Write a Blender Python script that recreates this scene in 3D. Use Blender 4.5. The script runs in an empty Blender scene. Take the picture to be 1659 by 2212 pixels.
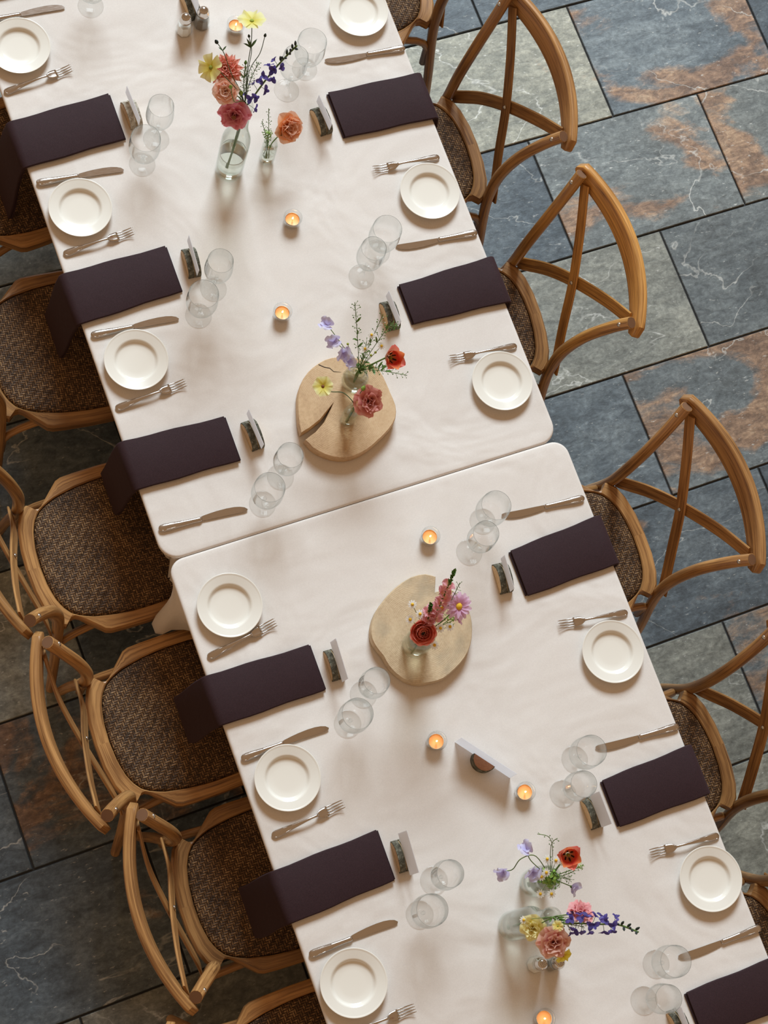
import bpy, math, random
from mathutils import Vector, Matrix, Quaternion
random.seed(7)
S = bpy.context.scene
C = S.collection
PI = math.pi

# ------------------------------------------------------------------ camera, world, light, exposure
cam_d = bpy.data.cameras.new('camera')
cam = bpy.data.objects.new('camera', cam_d)
C.objects.link(cam)
RX = Vector((0.92168, -0.34308, 0.18111)); DN = Vector((-0.29104, -0.92015, -0.26197)); FW = Vector((0.25653, 0.18874, -0.94793))
cam.matrix_world = Matrix((
    (RX.x, -DN.x, -FW.x, -1.231),
    (RX.y, -DN.y, -FW.y, -0.9686),
    (RX.z, -DN.z, -FW.z, 5.38807),
    (0, 0, 0, 1)))
cam_d.sensor_fit = 'HORIZONTAL'
cam_d.sensor_width = 36.0
cam_d.lens = 4095.0 * 36.0 / 1659.0
cam_d.clip_end = 60
S.camera = cam

world = bpy.data.worlds.new('world'); S.world = world
world.use_nodes = True
world.node_tree.nodes['Background'].inputs[0].default_value = (1.0, 0.62, 0.34, 1)
world.node_tree.nodes['Background'].inputs[1].default_value = 0.39

def area(name, loc, target, sx, sy, energy, color):
    d = bpy.data.lights.new(name, 'AREA'); d.shape = 'RECTANGLE'; d.size = sx; d.size_y = sy
    d.energy = energy; d.color = color
    o = bpy.data.objects.new(name, d); C.objects.link(o)
    o.location = loc
    o.rotation_euler = (Vector(target) - Vector(loc)).to_track_quat('-Z', 'Y').to_euler()
    return o
area('window_daylight', (5.2, 13.2, 11.0), (0.1, 0.0, 0.75), 6.4, 5.2, 4150, (0.78, 0.915, 1.0))

S.view_settings.view_transform = 'Standard'
S.view_settings.look = 'None'
S.view_settings.gamma = 1.0
S.view_settings.use_curve_mapping = False
S.view_settings.exposure = -0.08
S.cycles.transparent_max_bounces = 28
S.cycles.max_bounces = 9
S.cycles.diffuse_bounces = 3
S.cycles.glossy_bounces = 3
S.cycles.transmission_bounces = 8
S.cycles.sample_clamp_direct = 4.0
S.cycles.sample_clamp_indirect = 8.0
S.cycles.adaptive_threshold = 0.02

# ------------------------------------------------------------------ helpers
def mk(name, verts, faces, mat=None, parent=None, smooth=True, uvs=None, loc=None, rot=None):
    me = bpy.data.meshes.new(name)
    me.from_pydata([tuple(v) for v in verts], [], faces)
    if uvs is not None:
        l = me.uv_layers.new(name='UVMap')
        flat = []
        for u in uvs:
            for p in u: flat += [p[0], p[1]]
        l.data.foreach_set('uv', flat)
    if smooth: me.polygons.foreach_set('use_smooth', [True] * len(me.polygons))
    if mat: me.materials.append(mat)
    me.update()
    return inst(name, me, parent, loc, rot)

def inst(name, me, parent=None, loc=None, rot=None):
    o = bpy.data.objects.new(name, me); C.objects.link(o)
    if parent: o.parent = parent
    if loc is not None: o.location = loc
    if rot is not None:
        if isinstance(rot, Quaternion): o.rotation_mode = 'QUATERNION'; o.rotation_quaternion = rot
        else: o.rotation_euler = rot
    return o

def tag(o, label, cat, group=None):
    o['label'] = label; o['category'] = cat
    if group: o['group'] = group
    return o

def empty(name, label, cat, loc=(0, 0, 0), rz=0.0, group=None):
    o = bpy.data.objects.new(name, None); C.objects.link(o)
    o.empty_display_size = 0.02
    o.location = loc; o.rotation_euler = (0, 0, rz)
    return tag(o, label, cat, group)

def dup(root, loc, rz, label, group=None):
    r = root.copy(); C.objects.link(r); r.location = loc; r.rotation_euler = (0, 0, rz); r['label'] = label
    if group: r['group'] = group
    for ch in list(root.children):
        c = ch.copy(); C.objects.link(c); c.parent = r
        for g in ch.children:
            d = g.copy(); C.objects.link(d); d.parent = c
    return r

def lathe_geo(prof, seg=32, closed=False, rfun=None):
    V, F, U = [], [], []
    n = len(prof)
    for i, (r, z) in enumerate(prof):
        for j in range(seg):
            a = 2 * PI * j / seg
            rr = r * (rfun(a, i) if rfun else 1)
            V.append((rr * math.cos(a), rr * math.sin(a), z))
    m = n if closed else n - 1
    for i in range(m):
        i2 = (i + 1) % n
        for j in range(seg):
            j2 = (j + 1) % seg
            F.append((i * seg + j, i * seg + j2, i2 * seg + j2, i2 * seg + j))
            U.append([(j / seg, i / n), ((j + 1) / seg, i / n), ((j + 1) / seg, (i + 1) / n), (j / seg, (i + 1) / n)])
    return V, F, U

def lathe(name, prof, mat, parent, seg=32, closed=False, loc=None, rfun=None, smooth=True, caps=False):
    V, F, U = lathe_geo(prof, seg, closed, rfun)
    if caps:
        F.append(tuple(reversed(range(seg)))); U.append([(0, 0)] * seg)
        F.append(tuple(range((len(prof) - 1) * seg, len(prof) * seg))); U.append([(0, 0)] * seg)
    return mk(name, V, F, mat, parent, smooth, U, loc)

def circ(r, n=10, ry=None):
    ry = r if ry is None else ry
    return [(r * math.cos(2 * PI * k / n), ry * math.sin(2 * PI * k / n)) for k in range(n)]

def rrect(w, h, r, n=3):
    out = []
    for cx, cy, a0 in ((w / 2 - r, h / 2 - r, 0), (-w / 2 + r, h / 2 - r, PI / 2), (-w / 2 + r, -h / 2 + r, PI), (w / 2 - r, -h / 2 + r, 1.5 * PI)):
        for k in range(n):
            a = a0 + PI / 2 * k / (n - 1)
            out.append((cx + r * math.cos(a), cy + r * math.sin(a)))
    return out

def spline(pts, n=6):
    P = [Vector(p) for p in pts]
    out = []
    for i in range(len(P) - 1):
        p0 = P[max(i - 1, 0)]; p1 = P[i]; p2 = P[i + 1]; p3 = P[min(i + 2, len(P) - 1)]
        for k in range(n):
            t = k / n
            out.append(0.5 * ((2 * p1) + (p2 - p0) * t + (2 * p0 - 5 * p1 + 4 * p2 - p3) * t * t + (3 * p1 - p0 - 3 * p2 + p3) * t ** 3))
    out.append(P[-1])
    return out

def sweep_geo(path, sec, up=None, scale=None, caps=True):
    """path: Vectors; sec: closed 2-D section (a along 'side', b along 'up')"""
    path = [Vector(p) for p in path]
    V, F, U = [], [], []
    n = len(path); m = len(sec)
    per = [0.0]
    for k in range(m):
        a, b = sec[k], sec[(k + 1) % m]
        per.append(per[-1] + math.hypot(a[0] - b[0], a[1] - b[1]))
    L = 0.0; Ls = []
    nrm = None
    for i, p in enumerate(path):
        t = (path[min(i + 1, n - 1)] - path[max(i - 1, 0)]).normalized()
        if up is not None:
            upv = Vector(up[i]) if isinstance(up, list) else Vector(up)
            side = t.cross(upv).normalized(); u2 = side.cross(t).normalized()
        else:
            if nrm is None:
                nrm = Vector((0, 0, 1)) if abs(t.z) < 0.9 else Vector((0, 1, 0))
            nrm = (nrm - t * nrm.dot(t)).normalized()
            u2 = nrm; side = t.cross(u2).normalized()
        if i: L += (p - path[i - 1]).length
        Ls.append(L)
        s = scale[i] if scale else 1.0
        sa, sb = s if isinstance(s, tuple) else (s, s)
        for a, b in sec:
            V.append(p + side * (a * sa) + u2 * (b * sb))
    for i in range(n - 1):
        for k in range(m):
            k2 = (k + 1) % m
            F.append((i * m + k, i * m + k2, (i + 1) * m + k2, (i + 1) * m + k))
            U.append([(Ls[i], per[k]), (Ls[i], per[k + 1]), (Ls[i + 1], per[k + 1]), (Ls[i + 1], per[k])])
    if caps:
        F.append(tuple(reversed(range(m)))); U.append([(0.002 * q[0], q[1]) for q in reversed(sec)])
        F.append(tuple(range((n - 1) * m, n * m))); U.append([(0.002 * q[0], q[1]) for q in sec])
    return V, F, U

def sweep(name, path, sec, mat, parent, up=None, scale=None, caps=True, smooth=True, sh=None):
    V, F, U = sweep_geo(path, sec, up, scale, caps)
    o = mk(name, V, F, mat, parent, smooth, U)
    if sh: sharp(o, sh)
    return o

def join(geos):
    V, F, U = [], [], []
    for v, f, u in geos:
        b = len(V); V += v
        F += [tuple(i + b for i in q) for q in f]; U += u
    return V, F, U

def sharp(o, deg=40):
    me = o.data
    try:
        me.set_sharp_from_angle(angle=math.radians(deg))
    except Exception:
        pass
    return o

# ------------------------------------------------------------------ materials
def mat_new(name):
    m = bpy.data.materials.new(name); m.use_nodes = True
    nt = m.node_tree
    return m, nt, nt.nodes['Principled BSDF'], nt.nodes['Material Output']

def N(nt, t, **kw):
    n = nt.nodes.new(t)
    for k, v in kw.items():
        if k.startswith('i_'):
            n.inputs[int(k[2:])].default_value = v
        else: setattr(n, k, v)
    return n

def ramp(nt, fac, stops, interp='LINEAR'):
    r = nt.nodes.new('ShaderNodeValToRGB')
    r.color_ramp.interpolation = interp
    e = r.color_ramp.elements
    while len(e) < len(stops): e.new(0.5)
    for k, (p, c) in enumerate(stops):
        e[k].position = p; e[k].color = (*c, 1)
    nt.links.new(fac, r.inputs[0])
    return r.outputs[0]

def mathn(nt, op, a, b=None):
    n = nt.nodes.new('ShaderNodeMath'); n.operation = op
    for i, x in enumerate((a, b)):
        if x is None: continue
        if isinstance(x, (int, float)): n.inputs[i].default_value = x
        else: nt.links.new(x, n.inputs[i])
    return n.outputs[0]

def mixc(nt, fac, a, b, mode='MIX'):
    n = nt.nodes.new('ShaderNodeMix'); n.data_type = 'RGBA'; n.blend_type = mode
    for i, x in ((0, fac), (6, a), (7, b)):
        if isinstance(x, (int, float)): n.inputs[i].default_value = x
        elif isinstance(x, tuple): n.inputs[i].default_value = (*x, 1)
        else: nt.links.new(x, n.inputs[i])
    return n.outputs[2]

def noise(nt, vec, scale, detail=4, rough=0.55, dist=0.0):
    n = nt.nodes.new('ShaderNodeTexNoise')
    n.inputs['Scale'].default_value = scale; n.inputs['Detail'].default_value = detail
    n.inputs['Roughness'].default_value = rough; n.inputs['Distortion'].default_value = dist
    if vec is not None: nt.links.new(vec, n.inputs['Vector'])
    return n.outputs['Fac']

def mapping(nt, vec, scale=(1, 1, 1), rot=(0, 0, 0), loc=(0, 0, 0)):
    n = nt.nodes.new('ShaderNodeMapping')
    n.inputs['Scale'].default_value = scale; n.inputs['Rotation'].default_value = rot; n.inputs['Location'].default_value = loc
    nt.links.new(vec, n.inputs['Vector'])
    return n.outputs[0]

def bump(nt, h, bsdf, strength=0.3, dist=0.002):
    b = nt.nodes.new('ShaderNodeBump'); b.inputs['Strength'].default_value = strength; b.inputs['Distance'].default_value = dist
    nt.links.new(h, b.inputs['Height']); nt.links.new(b.outputs[0], bsdf.inputs['Normal'])

def plain(name, col, rough=0.5, metal=0.0, **kw):
    m, nt, b, o = mat_new(name)
    b.inputs['Base Color'].default_value = (*col, 1); b.inputs['Roughness'].default_value = rough; b.inputs['Metallic'].default_value = metal
    for k, v in kw.items():
        b.inputs[k.replace('_', ' ')].default_value = v
    return m

def m_wood(name, c_dark, c_mid, c_light, rough=0.42):
    m, nt, b, o = mat_new(name)
    uv = nt.nodes.new('ShaderNodeUVMap').outputs[0]
    oi = nt.nodes.new('ShaderNodeObjectInfo')
    off = nt.nodes.new('ShaderNodeCombineXYZ')
    nt.links.new(mathn(nt, 'MULTIPLY', oi.outputs['Random'], 13.7), off.inputs[0])
    nt.links.new(mathn(nt, 'MULTIPLY', oi.outputs['Random'], 5.3), off.inputs[1])
    add = nt.nodes.new('ShaderNodeVectorMath'); add.operation = 'ADD'
    nt.links.new(uv, add.inputs[0]); nt.links.new(off.outputs[0], add.inputs[1])
    v1 = mapping(nt, add.outputs[0], (4, 150, 1))
    v2 = mapping(nt, add.outputs[0], (9, 420, 1))
    big = noise(nt, mapping(nt, add.outputs[0], (7, 30, 1)), 1.0, 3, 0.5, 0.4)
    g1 = noise(nt, v1, 1.0, 4, 0.6, 0.6)
    g2 = noise(nt, v2, 1.0, 2, 0.5)
    f = mathn(nt, 'ADD', mathn(nt, 'MULTIPLY', g1, 0.55), mathn(nt, 'ADD', mathn(nt, 'MULTIPLY', g2, 0.25), mathn(nt, 'MULTIPLY', big, 0.25)))
    col = ramp(nt, f, [(0.33, c_dark), (0.45, c_mid), (0.60, c_light), (0.8, tuple(min(1, x * 1.15) for x in c_light))])
    hsv = nt.nodes.new('ShaderNodeHueSaturation')
    nt.links.new(col, hsv.inputs['Color'])
    nt.links.new(mathn(nt, 'ADD', 0.82, mathn(nt, 'MULTIPLY', oi.outputs['Random'], 0.36)), hsv.inputs['Value'])
    nt.links.new(mixc(nt, 1.0, hsv.outputs[0], oi.outputs['Color'], 'MULTIPLY'), b.inputs['Base Color'])
    b.inputs['Roughness'].default_value = rough
    bump(nt, g1, b, 0.25, 0.0012)
    return m

M = {}
M['oak'] = m_wood('oak_wood', (0.062, 0.026, 0.010), (0.255, 0.119, 0.041), (0.50, 0.265, 0.096), 0.34)
M['endgrain'] = plain('post_end_grain', (0.17, 0.080, 0.036), 0.7)
M['bolt'] = plain('bolt_steel', (0.62, 0.60, 0.57), 0.3, 1.0)

# woven cane
def m_cane():
    m, nt, b, o = mat_new('woven_cane')
    tc = nt.nodes.new('ShaderNodeTexCoord').outputs['Object']
    v = mapping(nt, tc, (165, 165, 1), (0, 0, 0))
    sp = nt.nodes.new('ShaderNodeSeparateXYZ'); nt.links.new(v, sp.inputs[0])
    x, y = sp.outputs[0], sp.outputs[1]
    ix, iy = mathn(nt, 'FLOOR', x), mathn(nt, 'FLOOR', y)
    fx, fy = mathn(nt, 'FRACT', x), mathn(nt, 'FRACT', y)
    over = mathn(nt, 'LESS_THAN', mathn(nt, 'FLOORED_MODULO', mathn(nt, 'ADD', ix, iy), 4.0), 1.9)
    def prof(f):
        c = mathn(nt, 'SUBTRACT', mathn(nt, 'MULTIPLY', f, 2.0), 1.0)
        return mathn(nt, 'SUBTRACT', 1.0, mathn(nt, 'MULTIPLY', c, c))
    h1, h2 = prof(fy), prof(fx)
    mx = nt.nodes.new('ShaderNodeMix'); mx.data_type = 'FLOAT'
    nt.links.new(over, mx.inputs[0]); nt.links.new(h2, mx.inputs[2]); nt.links.new(h1, mx.inputs[3])
    h = mx.outputs[0]
    wn = nt.nodes.new('ShaderNodeTexWhiteNoise'); wn.noise_dimensions = '2D'
    cb = nt.nodes.new('ShaderNodeCombineXYZ'); nt.links.new(ix, cb.inputs[0]); nt.links.new(iy, cb.inputs[1]); nt.links.new(cb.outputs[0], wn.inputs['Vector'])
    big = noise(nt, tc, 9.0, 3, 0.6)
    f = mathn(nt, 'MULTIPLY', h, mathn(nt, 'ADD', 0.28, mathn(nt, 'ADD', mathn(nt, 'MULTIPLY', wn.outputs['Value'], 0.5), mathn(nt, 'MULTIPLY', mathn(nt, 'SUBTRACT', big, 0.5), 0.7))))
    col = ramp(nt, f, [(0.0, (0.012, 0.007, 0.004)), (0.30, (0.085, 0.045, 0.022)), (0.62, (0.24, 0.135, 0.062)), (0.9, (0.50, 0.34, 0.18))])
    nt.links.new(col, b.inputs['Base Color'])
    b.inputs['Roughness'].default_value = 0.6
    b.inputs['Specular IOR Level'].default_value = 0.3
    bump(nt, h, b, 0.7, 0.0016)
    return m
M['cane'] = m_cane()

def m_slate():
    m, nt, b, o = mat_new('slate_tile')
    pos = nt.nodes.new('ShaderNodeNewGeometry').outputs['Position']
    oi = nt.nodes.new('ShaderNodeObjectInfo')
    cb = nt.nodes.new('ShaderNodeCombineXYZ')
    nt.links.new(mathn(nt, 'MULTIPLY', oi.outputs['Random'], 57.0), cb.inputs[2])
    nt.links.new(mathn(nt, 'MULTIPLY', oi.outputs['Random'], 23.0), cb.inputs[0])
    add = nt.nodes.new('ShaderNodeVectorMath'); add.operation = 'ADD'
    nt.links.new(pos, add.inputs[0]); nt.links.new(cb.outputs[0], add.inputs[1])
    v = add.outputs[0]
    sc = nt.nodes.new('ShaderNodeSeparateColor'); nt.links.new(oi.outputs['Color'], sc.inputs[0])
    rust_amt, light, olive = sc.outputs[0], sc.outputs[1], sc.outputs[2]
    rotv = mapping(nt, v, (1.0, 2.2, 1.0), (0, 0, 0.35))
    cloud = noise(nt, rotv, 2.6, 8, 0.62, 0.5)
    cloud2 = noise(nt, mapping(nt, v, (1.0, 1.7, 1), (0, 0, 0.25), (9, 4, 2)), 2.3, 8, 0.52, 0.7)
    fine = noise(nt, v, 70, 5, 0.7)
    mid = noise(nt, mapping(nt, v, (1, 2.2, 1), (0, 0, 0.5)), 17, 8, 0.76, 0.5)
    slate = ramp(nt, mathn(nt, 'ADD', mathn(nt, 'MULTIPLY', cloud, 0.6), mathn(nt, 'MULTIPLY', mid, 0.4)),
                 [(0.32, (0.040, 0.055, 0.070)), (0.48, (0.088, 0.116, 0.140)), (0.62, (0.158, 0.192, 0.212)), (0.78, (0.28, 0.29, 0.275))])
    oliv = ramp(nt, mathn(nt, 'ADD', mathn(nt, 'MULTIPLY', cloud2, 0.6), mathn(nt, 'MULTIPLY', mid, 0.4)),
                [(0.30, (0.12, 0.125, 0.105)), (0.5, (0.215, 0.215, 0.175)), (0.68, (0.34, 0.335, 0.27)), (0.8, (0.42, 0.36, 0.26))])
    rust = ramp(nt, mathn(nt, 'ADD', mathn(nt, 'MULTIPLY', mid, 0.55), mathn(nt, 'MULTIPLY', cloud, 0.45)),
                [(0.32, (0.10, 0.053, 0.034)), (0.46, (0.205, 0.118, 0.070)), (0.56, (0.315, 0.190, 0.110)), (0.72, (0.50, 0.39, 0.25))])
    base = mixc(nt, olive, slate, oliv)
    thr = mathn(nt, 'SUBTRACT', 0.86, mathn(nt, 'MULTIPLY', rust_amt, 0.56))
    rm = nt.nodes.new('ShaderNodeMapRange'); rm.clamp = True
    nt.links.new(mathn(nt, 'ADD', cloud2, mathn(nt, 'MULTIPLY', mathn(nt, 'SUBTRACT', mid, 0.5), 0.16)), rm.inputs[0])
    nt.links.new(thr, rm.inputs[1]); nt.links.new(mathn(nt, 'ADD', thr, 0.07), rm.inputs[2])
    base = mixc(nt, mathn(nt, 'MULTIPLY', rm.outputs[0], 0.85), base, rust)
    # pale veins and flecks
    vn = noise(nt, mapping(nt, v, (1, 1.6, 1), (0, 0, 0.6), (3, 8, 1)), 2.4, 5, 0.5, 0.5)
    ridge = mathn(nt, 'ABSOLUTE', mathn(nt, 'SUBTRACT', vn, 0.5))
    vm = nt.nodes.new('ShaderNodeMapRange'); vm.inputs[1].default_value = 0.0; vm.inputs[2].default_value = 0.0065; vm.inputs[3].default_value = 1; vm.inputs[4].default_value = 0
    nt.links.new(ridge, vm.inputs[0])
    gate = nt.nodes.new('ShaderNodeMapRange'); gate.inputs[1].default_value = 0.42; gate.inputs[2].default_value = 0.58
    nt.links.new(noise(nt, v, 5.5, 3), gate.inputs[0])
    flk = nt.nodes.new('ShaderNodeMapRange'); flk.inputs[1].default_value = 0.65; flk.inputs[2].default_value = 0.72
    nt.links.new(noise(nt, mapping(nt, v, (1, 2.5, 1), (0, 0, 0.6)), 48, 3, 0.6), flk.inputs[0])
    vein = mathn(nt, 'MAXIMUM', mathn(nt, 'MULTIPLY', vm.outputs[0], gate.outputs[0]), mathn(nt, 'MULTIPLY', flk.outputs[0], 0.8))
    base = mixc(nt, mathn(nt, 'MULTIPLY', vein, 0.75), base, (0.55, 0.56, 0.53))
    base = mixc(nt, 0.55, base, ramp(nt, fine, [(0.3, (0.22, 0.22, 0.22)), (0.7, (0.78, 0.78, 0.78))]), 'OVERLAY')
    base = mixc(nt, 0.55, base, ramp(nt, mid, [(0.32, (0.24, 0.24, 0.24)), (0.68, (0.74, 0.74, 0.74))]), 'OVERLAY')
    lit = nt.nodes.new('ShaderNodeMix'); lit.data_type = 'RGBA'; lit.blend_type = 'MULTIPLY'; lit.inputs[0].default_value = 1.0
    nt.links.new(base, lit.inputs[6])
    gray = nt.nodes.new('ShaderNodeCombineColor')
    for i in range(3): nt.links.new(mathn(nt, 'MULTIPLY', light, 2.0), gray.inputs[i])
    nt.links.new(gray.outputs[0], lit.inputs[7])
    nt.links.new(lit.outputs[2], b.inputs['Base Color'])
    r = nt.nodes.new('ShaderNodeMapRange'); r.inputs[3].default_value = 0.36; r.inputs[4].default_value = 0.62
    nt.links.new(mid, r.inputs[0]); nt.links.new(r.outputs[0], b.inputs['Roughness'])
    hh = mathn(nt, 'ADD', mathn(nt, 'MULTIPLY', mid, 0.5), mathn(nt, 'ADD', mathn(nt, 'MULTIPLY', fine, 0.12), mathn(nt, 'MULTIPLY', cloud, 0.8)))
    bump(nt, hh, b, 0.42, 0.005)
    return m
M['slate'] = m_slate()
M['grout'] = plain('dark_grout', (0.030, 0.031, 0.032), 0.9)

def m_cloth():
    m, nt, b, o = mat_new('blush_tablecloth')
    pos = nt.nodes.new('ShaderNodeNewGeometry').outputs['Position']
    weave = noise(nt, pos, 900, 2, 0.6)
    mott = noise(nt, pos, 330, 3, 0.75)
    soft = noise(nt, pos, 3.2, 3, 0.5, 0.6)
    wr = noise(nt, mapping(nt, pos, (1.0, 2.2, 1), (0, 0, 0.45)), 4.0, 2, 0.4, 0.5)
    col = ramp(nt, mathn(nt, 'ADD', mathn(nt, 'MULTIPLY', mott, 0.6), mathn(nt, 'MULTIPLY', soft, 0.4)), [(0.3, (0.70, 0.655, 0.615)), (0.7, (0.81, 0.765, 0.72))])
    nt.links.new(col, b.inputs['Base Color'])
    b.inputs['Roughness'].default_value = 0.85
    b.inputs['Sheen Weight'].default_value = 0.15
    h = mathn(nt, 'ADD', mathn(nt, 'MULTIPLY', soft, 4.2), mathn(nt, 'ADD', mathn(nt, 'MULTIPLY', wr, 0.45), mathn(nt, 'MULTIPLY', weave, 0.03)))
    bump(nt, h, b, 0.55, 0.008)
    return m
M['cloth'] = m_cloth()

def m_napkin():
    m, nt, b, o = mat_new('aubergine_napkin')
    tc = nt.nodes.new('ShaderNodeTexCoord').outputs['Object']
    n1 = noise(nt, tc, 700, 2)
    n2 = noise(nt, tc, 14, 3, 0.5, 0.5)
    col = ramp(nt, n1, [(0.3, (0.022, 0.0095, 0.0120)), (0.7, (0.042, 0.0195, 0.0235))])
    nt.links.new(col, b.inputs['Base Color'])
    b.inputs['Roughness'].default_value = 0.75
    b.inputs['Specular IOR Level'].default_value = 0.22
    b.inputs['Sheen Weight'].default_value = 0.05
    b.inputs['Sheen Roughness'].default_value = 0.5
    b.inputs['Sheen Tint'].default_value = (0.75, 0.55, 0.62, 1)
    bump(nt, mathn(nt, 'ADD', mathn(nt, 'MULTIPLY', n1, 0.05), n2), b, 0.4, 0.004)
    return m
M['napkin'] = m_napkin()

def m_ceramic():
    m, nt, b, o = mat_new('ivory_ceramic')
    b.inputs['Base Color'].default_value = (0.86, 0.84, 0.77, 1)
    b.inputs['Roughness'].default_value = 0.16
    b.inputs['Coat Weight'].default_value = 0.35
    b.inputs['Coat Roughness'].default_value = 0.05
    return m
M['ceramic'] = m_ceramic()

def m_steel():
    m, nt, b, o = mat_new('cutlery_steel')
    tc = nt.nodes.new('ShaderNodeTexCoord').outputs['Object']
    n1 = noise(nt, mapping(nt, tc, (60, 700, 60)), 1.0, 2)
    b.inputs['Base Color'].default_value = (0.60, 0.56, 0.53, 1)
    b.inputs['Metallic'].default_value = 1.0
    r = nt.nodes.new('ShaderNodeMapRange'); r.inputs[3].default_value = 0.10; r.inputs[4].default_value = 0.22
    nt.links.new(n1, r.inputs[0]); nt.links.new(r.outputs[0], b.inputs['Roughness'])
    return m
M['steel'] = m_steel()

def m_glass(name, tint, edge, ior=1.5, gl=1.0, rough=0.02):
    """thin clear glass: lets light straight through, mirrors at grazing angles, darker at the silhouette"""
    m, nt, b, o = mat_new(name)
    nt.nodes.remove(b)
    lw = nt.nodes.new('ShaderNodeLayerWeight'); lw.inputs['Blend'].default_value = 0.30
    lwf = nt.nodes.new('ShaderNodeLayerWeight'); lwf.inputs['Blend'].default_value = 0.5
    col = ramp(nt, lw.outputs['Facing'], [(0.0, tint), (0.55, tuple(a - 0.10 * (a - b2) for a, b2 in zip(tint, edge))), (0.80, tuple(a - 0.4 * (a - b2) for a, b2 in zip(tint, edge))), (0.97, edge)])
    tr = nt.nodes.new('ShaderNodeBsdfTransparent'); nt.links.new(col, tr.inputs[0])
    gs = nt.nodes.new('ShaderNodeBsdfGlossy'); gs.inputs['Roughness'].default_value = rough
    gs.inputs[0].default_value = (0.95, 0.97, 0.97, 1)
    f0 = ((ior - 1) / (ior + 1)) ** 2
    fres = mathn(nt, 'ADD', f0, mathn(nt, 'MULTIPLY', mathn(nt, 'POWER', lwf.outputs['Facing'], 5.0), 1 - f0))
    mx = nt.nodes.new('ShaderNodeMixShader')
    nt.links.new(mathn(nt, 'MULTIPLY', fres, gl), mx.inputs[0]); nt.links.new(tr.outputs[0], mx.inputs[1]); nt.links.new(gs.outputs[0], mx.inputs[2])
    nt.links.new(mx.outputs[0], o.inputs[0])
    return m
M['glass'] = m_glass('clear_stemware_glass', (0.997, 0.998, 0.997), (0.42, 0.47, 0.47))
M['vase'] = m_glass('green_tinted_bottle_glass', (0.982, 0.992, 0.980), (0.42, 0.50, 0.43))
M['water'] = plain('vase_water', (0.97, 0.99, 0.96), 0.0, 0.0, IOR=1.33, Transmission_Weight=1.0)
M['votive'] = m_glass('votive_glass', (0.985, 0.99, 0.99), (0.55, 0.62, 0.64), 1.5, 1.3)
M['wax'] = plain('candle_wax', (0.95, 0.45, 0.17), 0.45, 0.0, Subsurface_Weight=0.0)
M['wick'] = plain('candle_wick', (0.03, 0.02, 0.02), 0.9)
def m_emit(name, col, s):
    m, nt, b, o = mat_new(name)
    b.inputs['Base Color'].default_value = (*col, 1); b.inputs['Emission Color'].default_value = (*col, 1); b.inputs['Emission Strength'].default_value = s
    return m
M['flame'] = m_emit('candle_flame', (1.0, 0.80, 0.45), 9.0)
M['tin'] = plain('tealight_cup_metal', (0.75, 0.74, 0.72), 0.3, 1.0)
M['chrome'] = plain('shaker_cap_chrome', (0.66, 0.62, 0.58), 0.14, 1.0)
M['hole'] = plain('shaker_hole_dark', (0.02, 0.015, 0.01), 0.8)
M['salt'] = plain('salt_grains', (0.86, 0.85, 0.80), 0.9)
M['pepper'] = plain('pepper_grains', (0.24, 0.21, 0.17), 0.9)
def m_paper():
    m, nt, b, o = mat_new('white_card_paper')
    b.inputs['Base Color'].default_value = (0.84, 0.86, 0.90, 1); b.inputs['Roughness'].default_value = 0.8
    tl = nt.nodes.new('ShaderNodeBsdfTranslucent'); tl.inputs[0].default_value = (0.95, 0.96, 0.99, 1)
    mx = nt.nodes.new('ShaderNodeMixShader'); mx.inputs[0].default_value = 0.62
    nt.links.new(b.outputs[0], mx.inputs[1]); nt.links.new(tl.outputs[0], mx.inputs[2]); nt.links.new(mx.outputs[0], o.inputs[0])
    return m
M['paper'] = m_paper()
M['metal_leg'] = plain('table_leg_metal', (0.20, 0.20, 0.21), 0.45, 0.8)
M['tabletop'] = plain('table_board', (0.42, 0.30, 0.20), 0.6)

def m_slice(name, cols, stain, center=(0, 0, 0)):
    m, nt, b, o = mat_new(name)
    tc = nt.nodes.new('ShaderNodeTexCoord').outputs['Object']
    w = nt.nodes.new('ShaderNodeTexWave'); w.wave_type = 'RINGS'; w.rings_direction = 'Z'
    w.inputs['Scale'].default_value = 75; w.inputs['Distortion'].default_value = 6; w.inputs['Detail'].default_value = 3; w.inputs['Detail Scale'].default_value = 0.6
    nt.links.new(mapping(nt, tc, (1, 1, 1), (0, 0, 0), center), w.inputs['Vector'])
    gr = noise(nt, tc, 160, 3, 0.6)
    big = noise(nt, tc, 12, 4, 0.55, 0.7)
    f = mathn(nt, 'ADD', mathn(nt, 'MULTIPLY', w.outputs['Fac'], 0.05), mathn(nt, 'ADD', mathn(nt, 'MULTIPLY', gr, 0.34), mathn(nt, 'MULTIPLY', big, 0.60)))
    col = ramp(nt, f, [(0.32, cols[0]), (0.52, cols[1]), (0.72, cols[2])])
    if stain:
        sm = nt.nodes.new('ShaderNodeMapRange'); sm.inputs[1].default_value = 0.55; sm.inputs[2].default_value = 0.68; sm.inputs[4].default_value = 0.55
        nt.links.new(noise(nt, tc, 9, 3, 0.5, 0.4), sm.inputs[0])
        col = mixc(nt, sm.outputs[0], col, (0.33, 0.29, 0.21))
    nt.links.new(col, b.inputs['Base Color']); b.inputs['Roughness'].default_value = 0.6
    bump(nt, mathn(nt, 'ADD', gr, w.outputs['Fac']), b, 0.15, 0.001)
    return m
M['slice1'] = m_slice('tan_wood_slice', ((0.42, 0.26, 0.135), (0.60, 0.41, 0.23), (0.70, 0.52, 0.32)), False)
M['slice2'] = m_slice('pale_wood_slice', ((0.44, 0.31, 0.18), (0.60, 0.46, 0.29), (0.70, 0.57, 0.38)), True)
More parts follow.
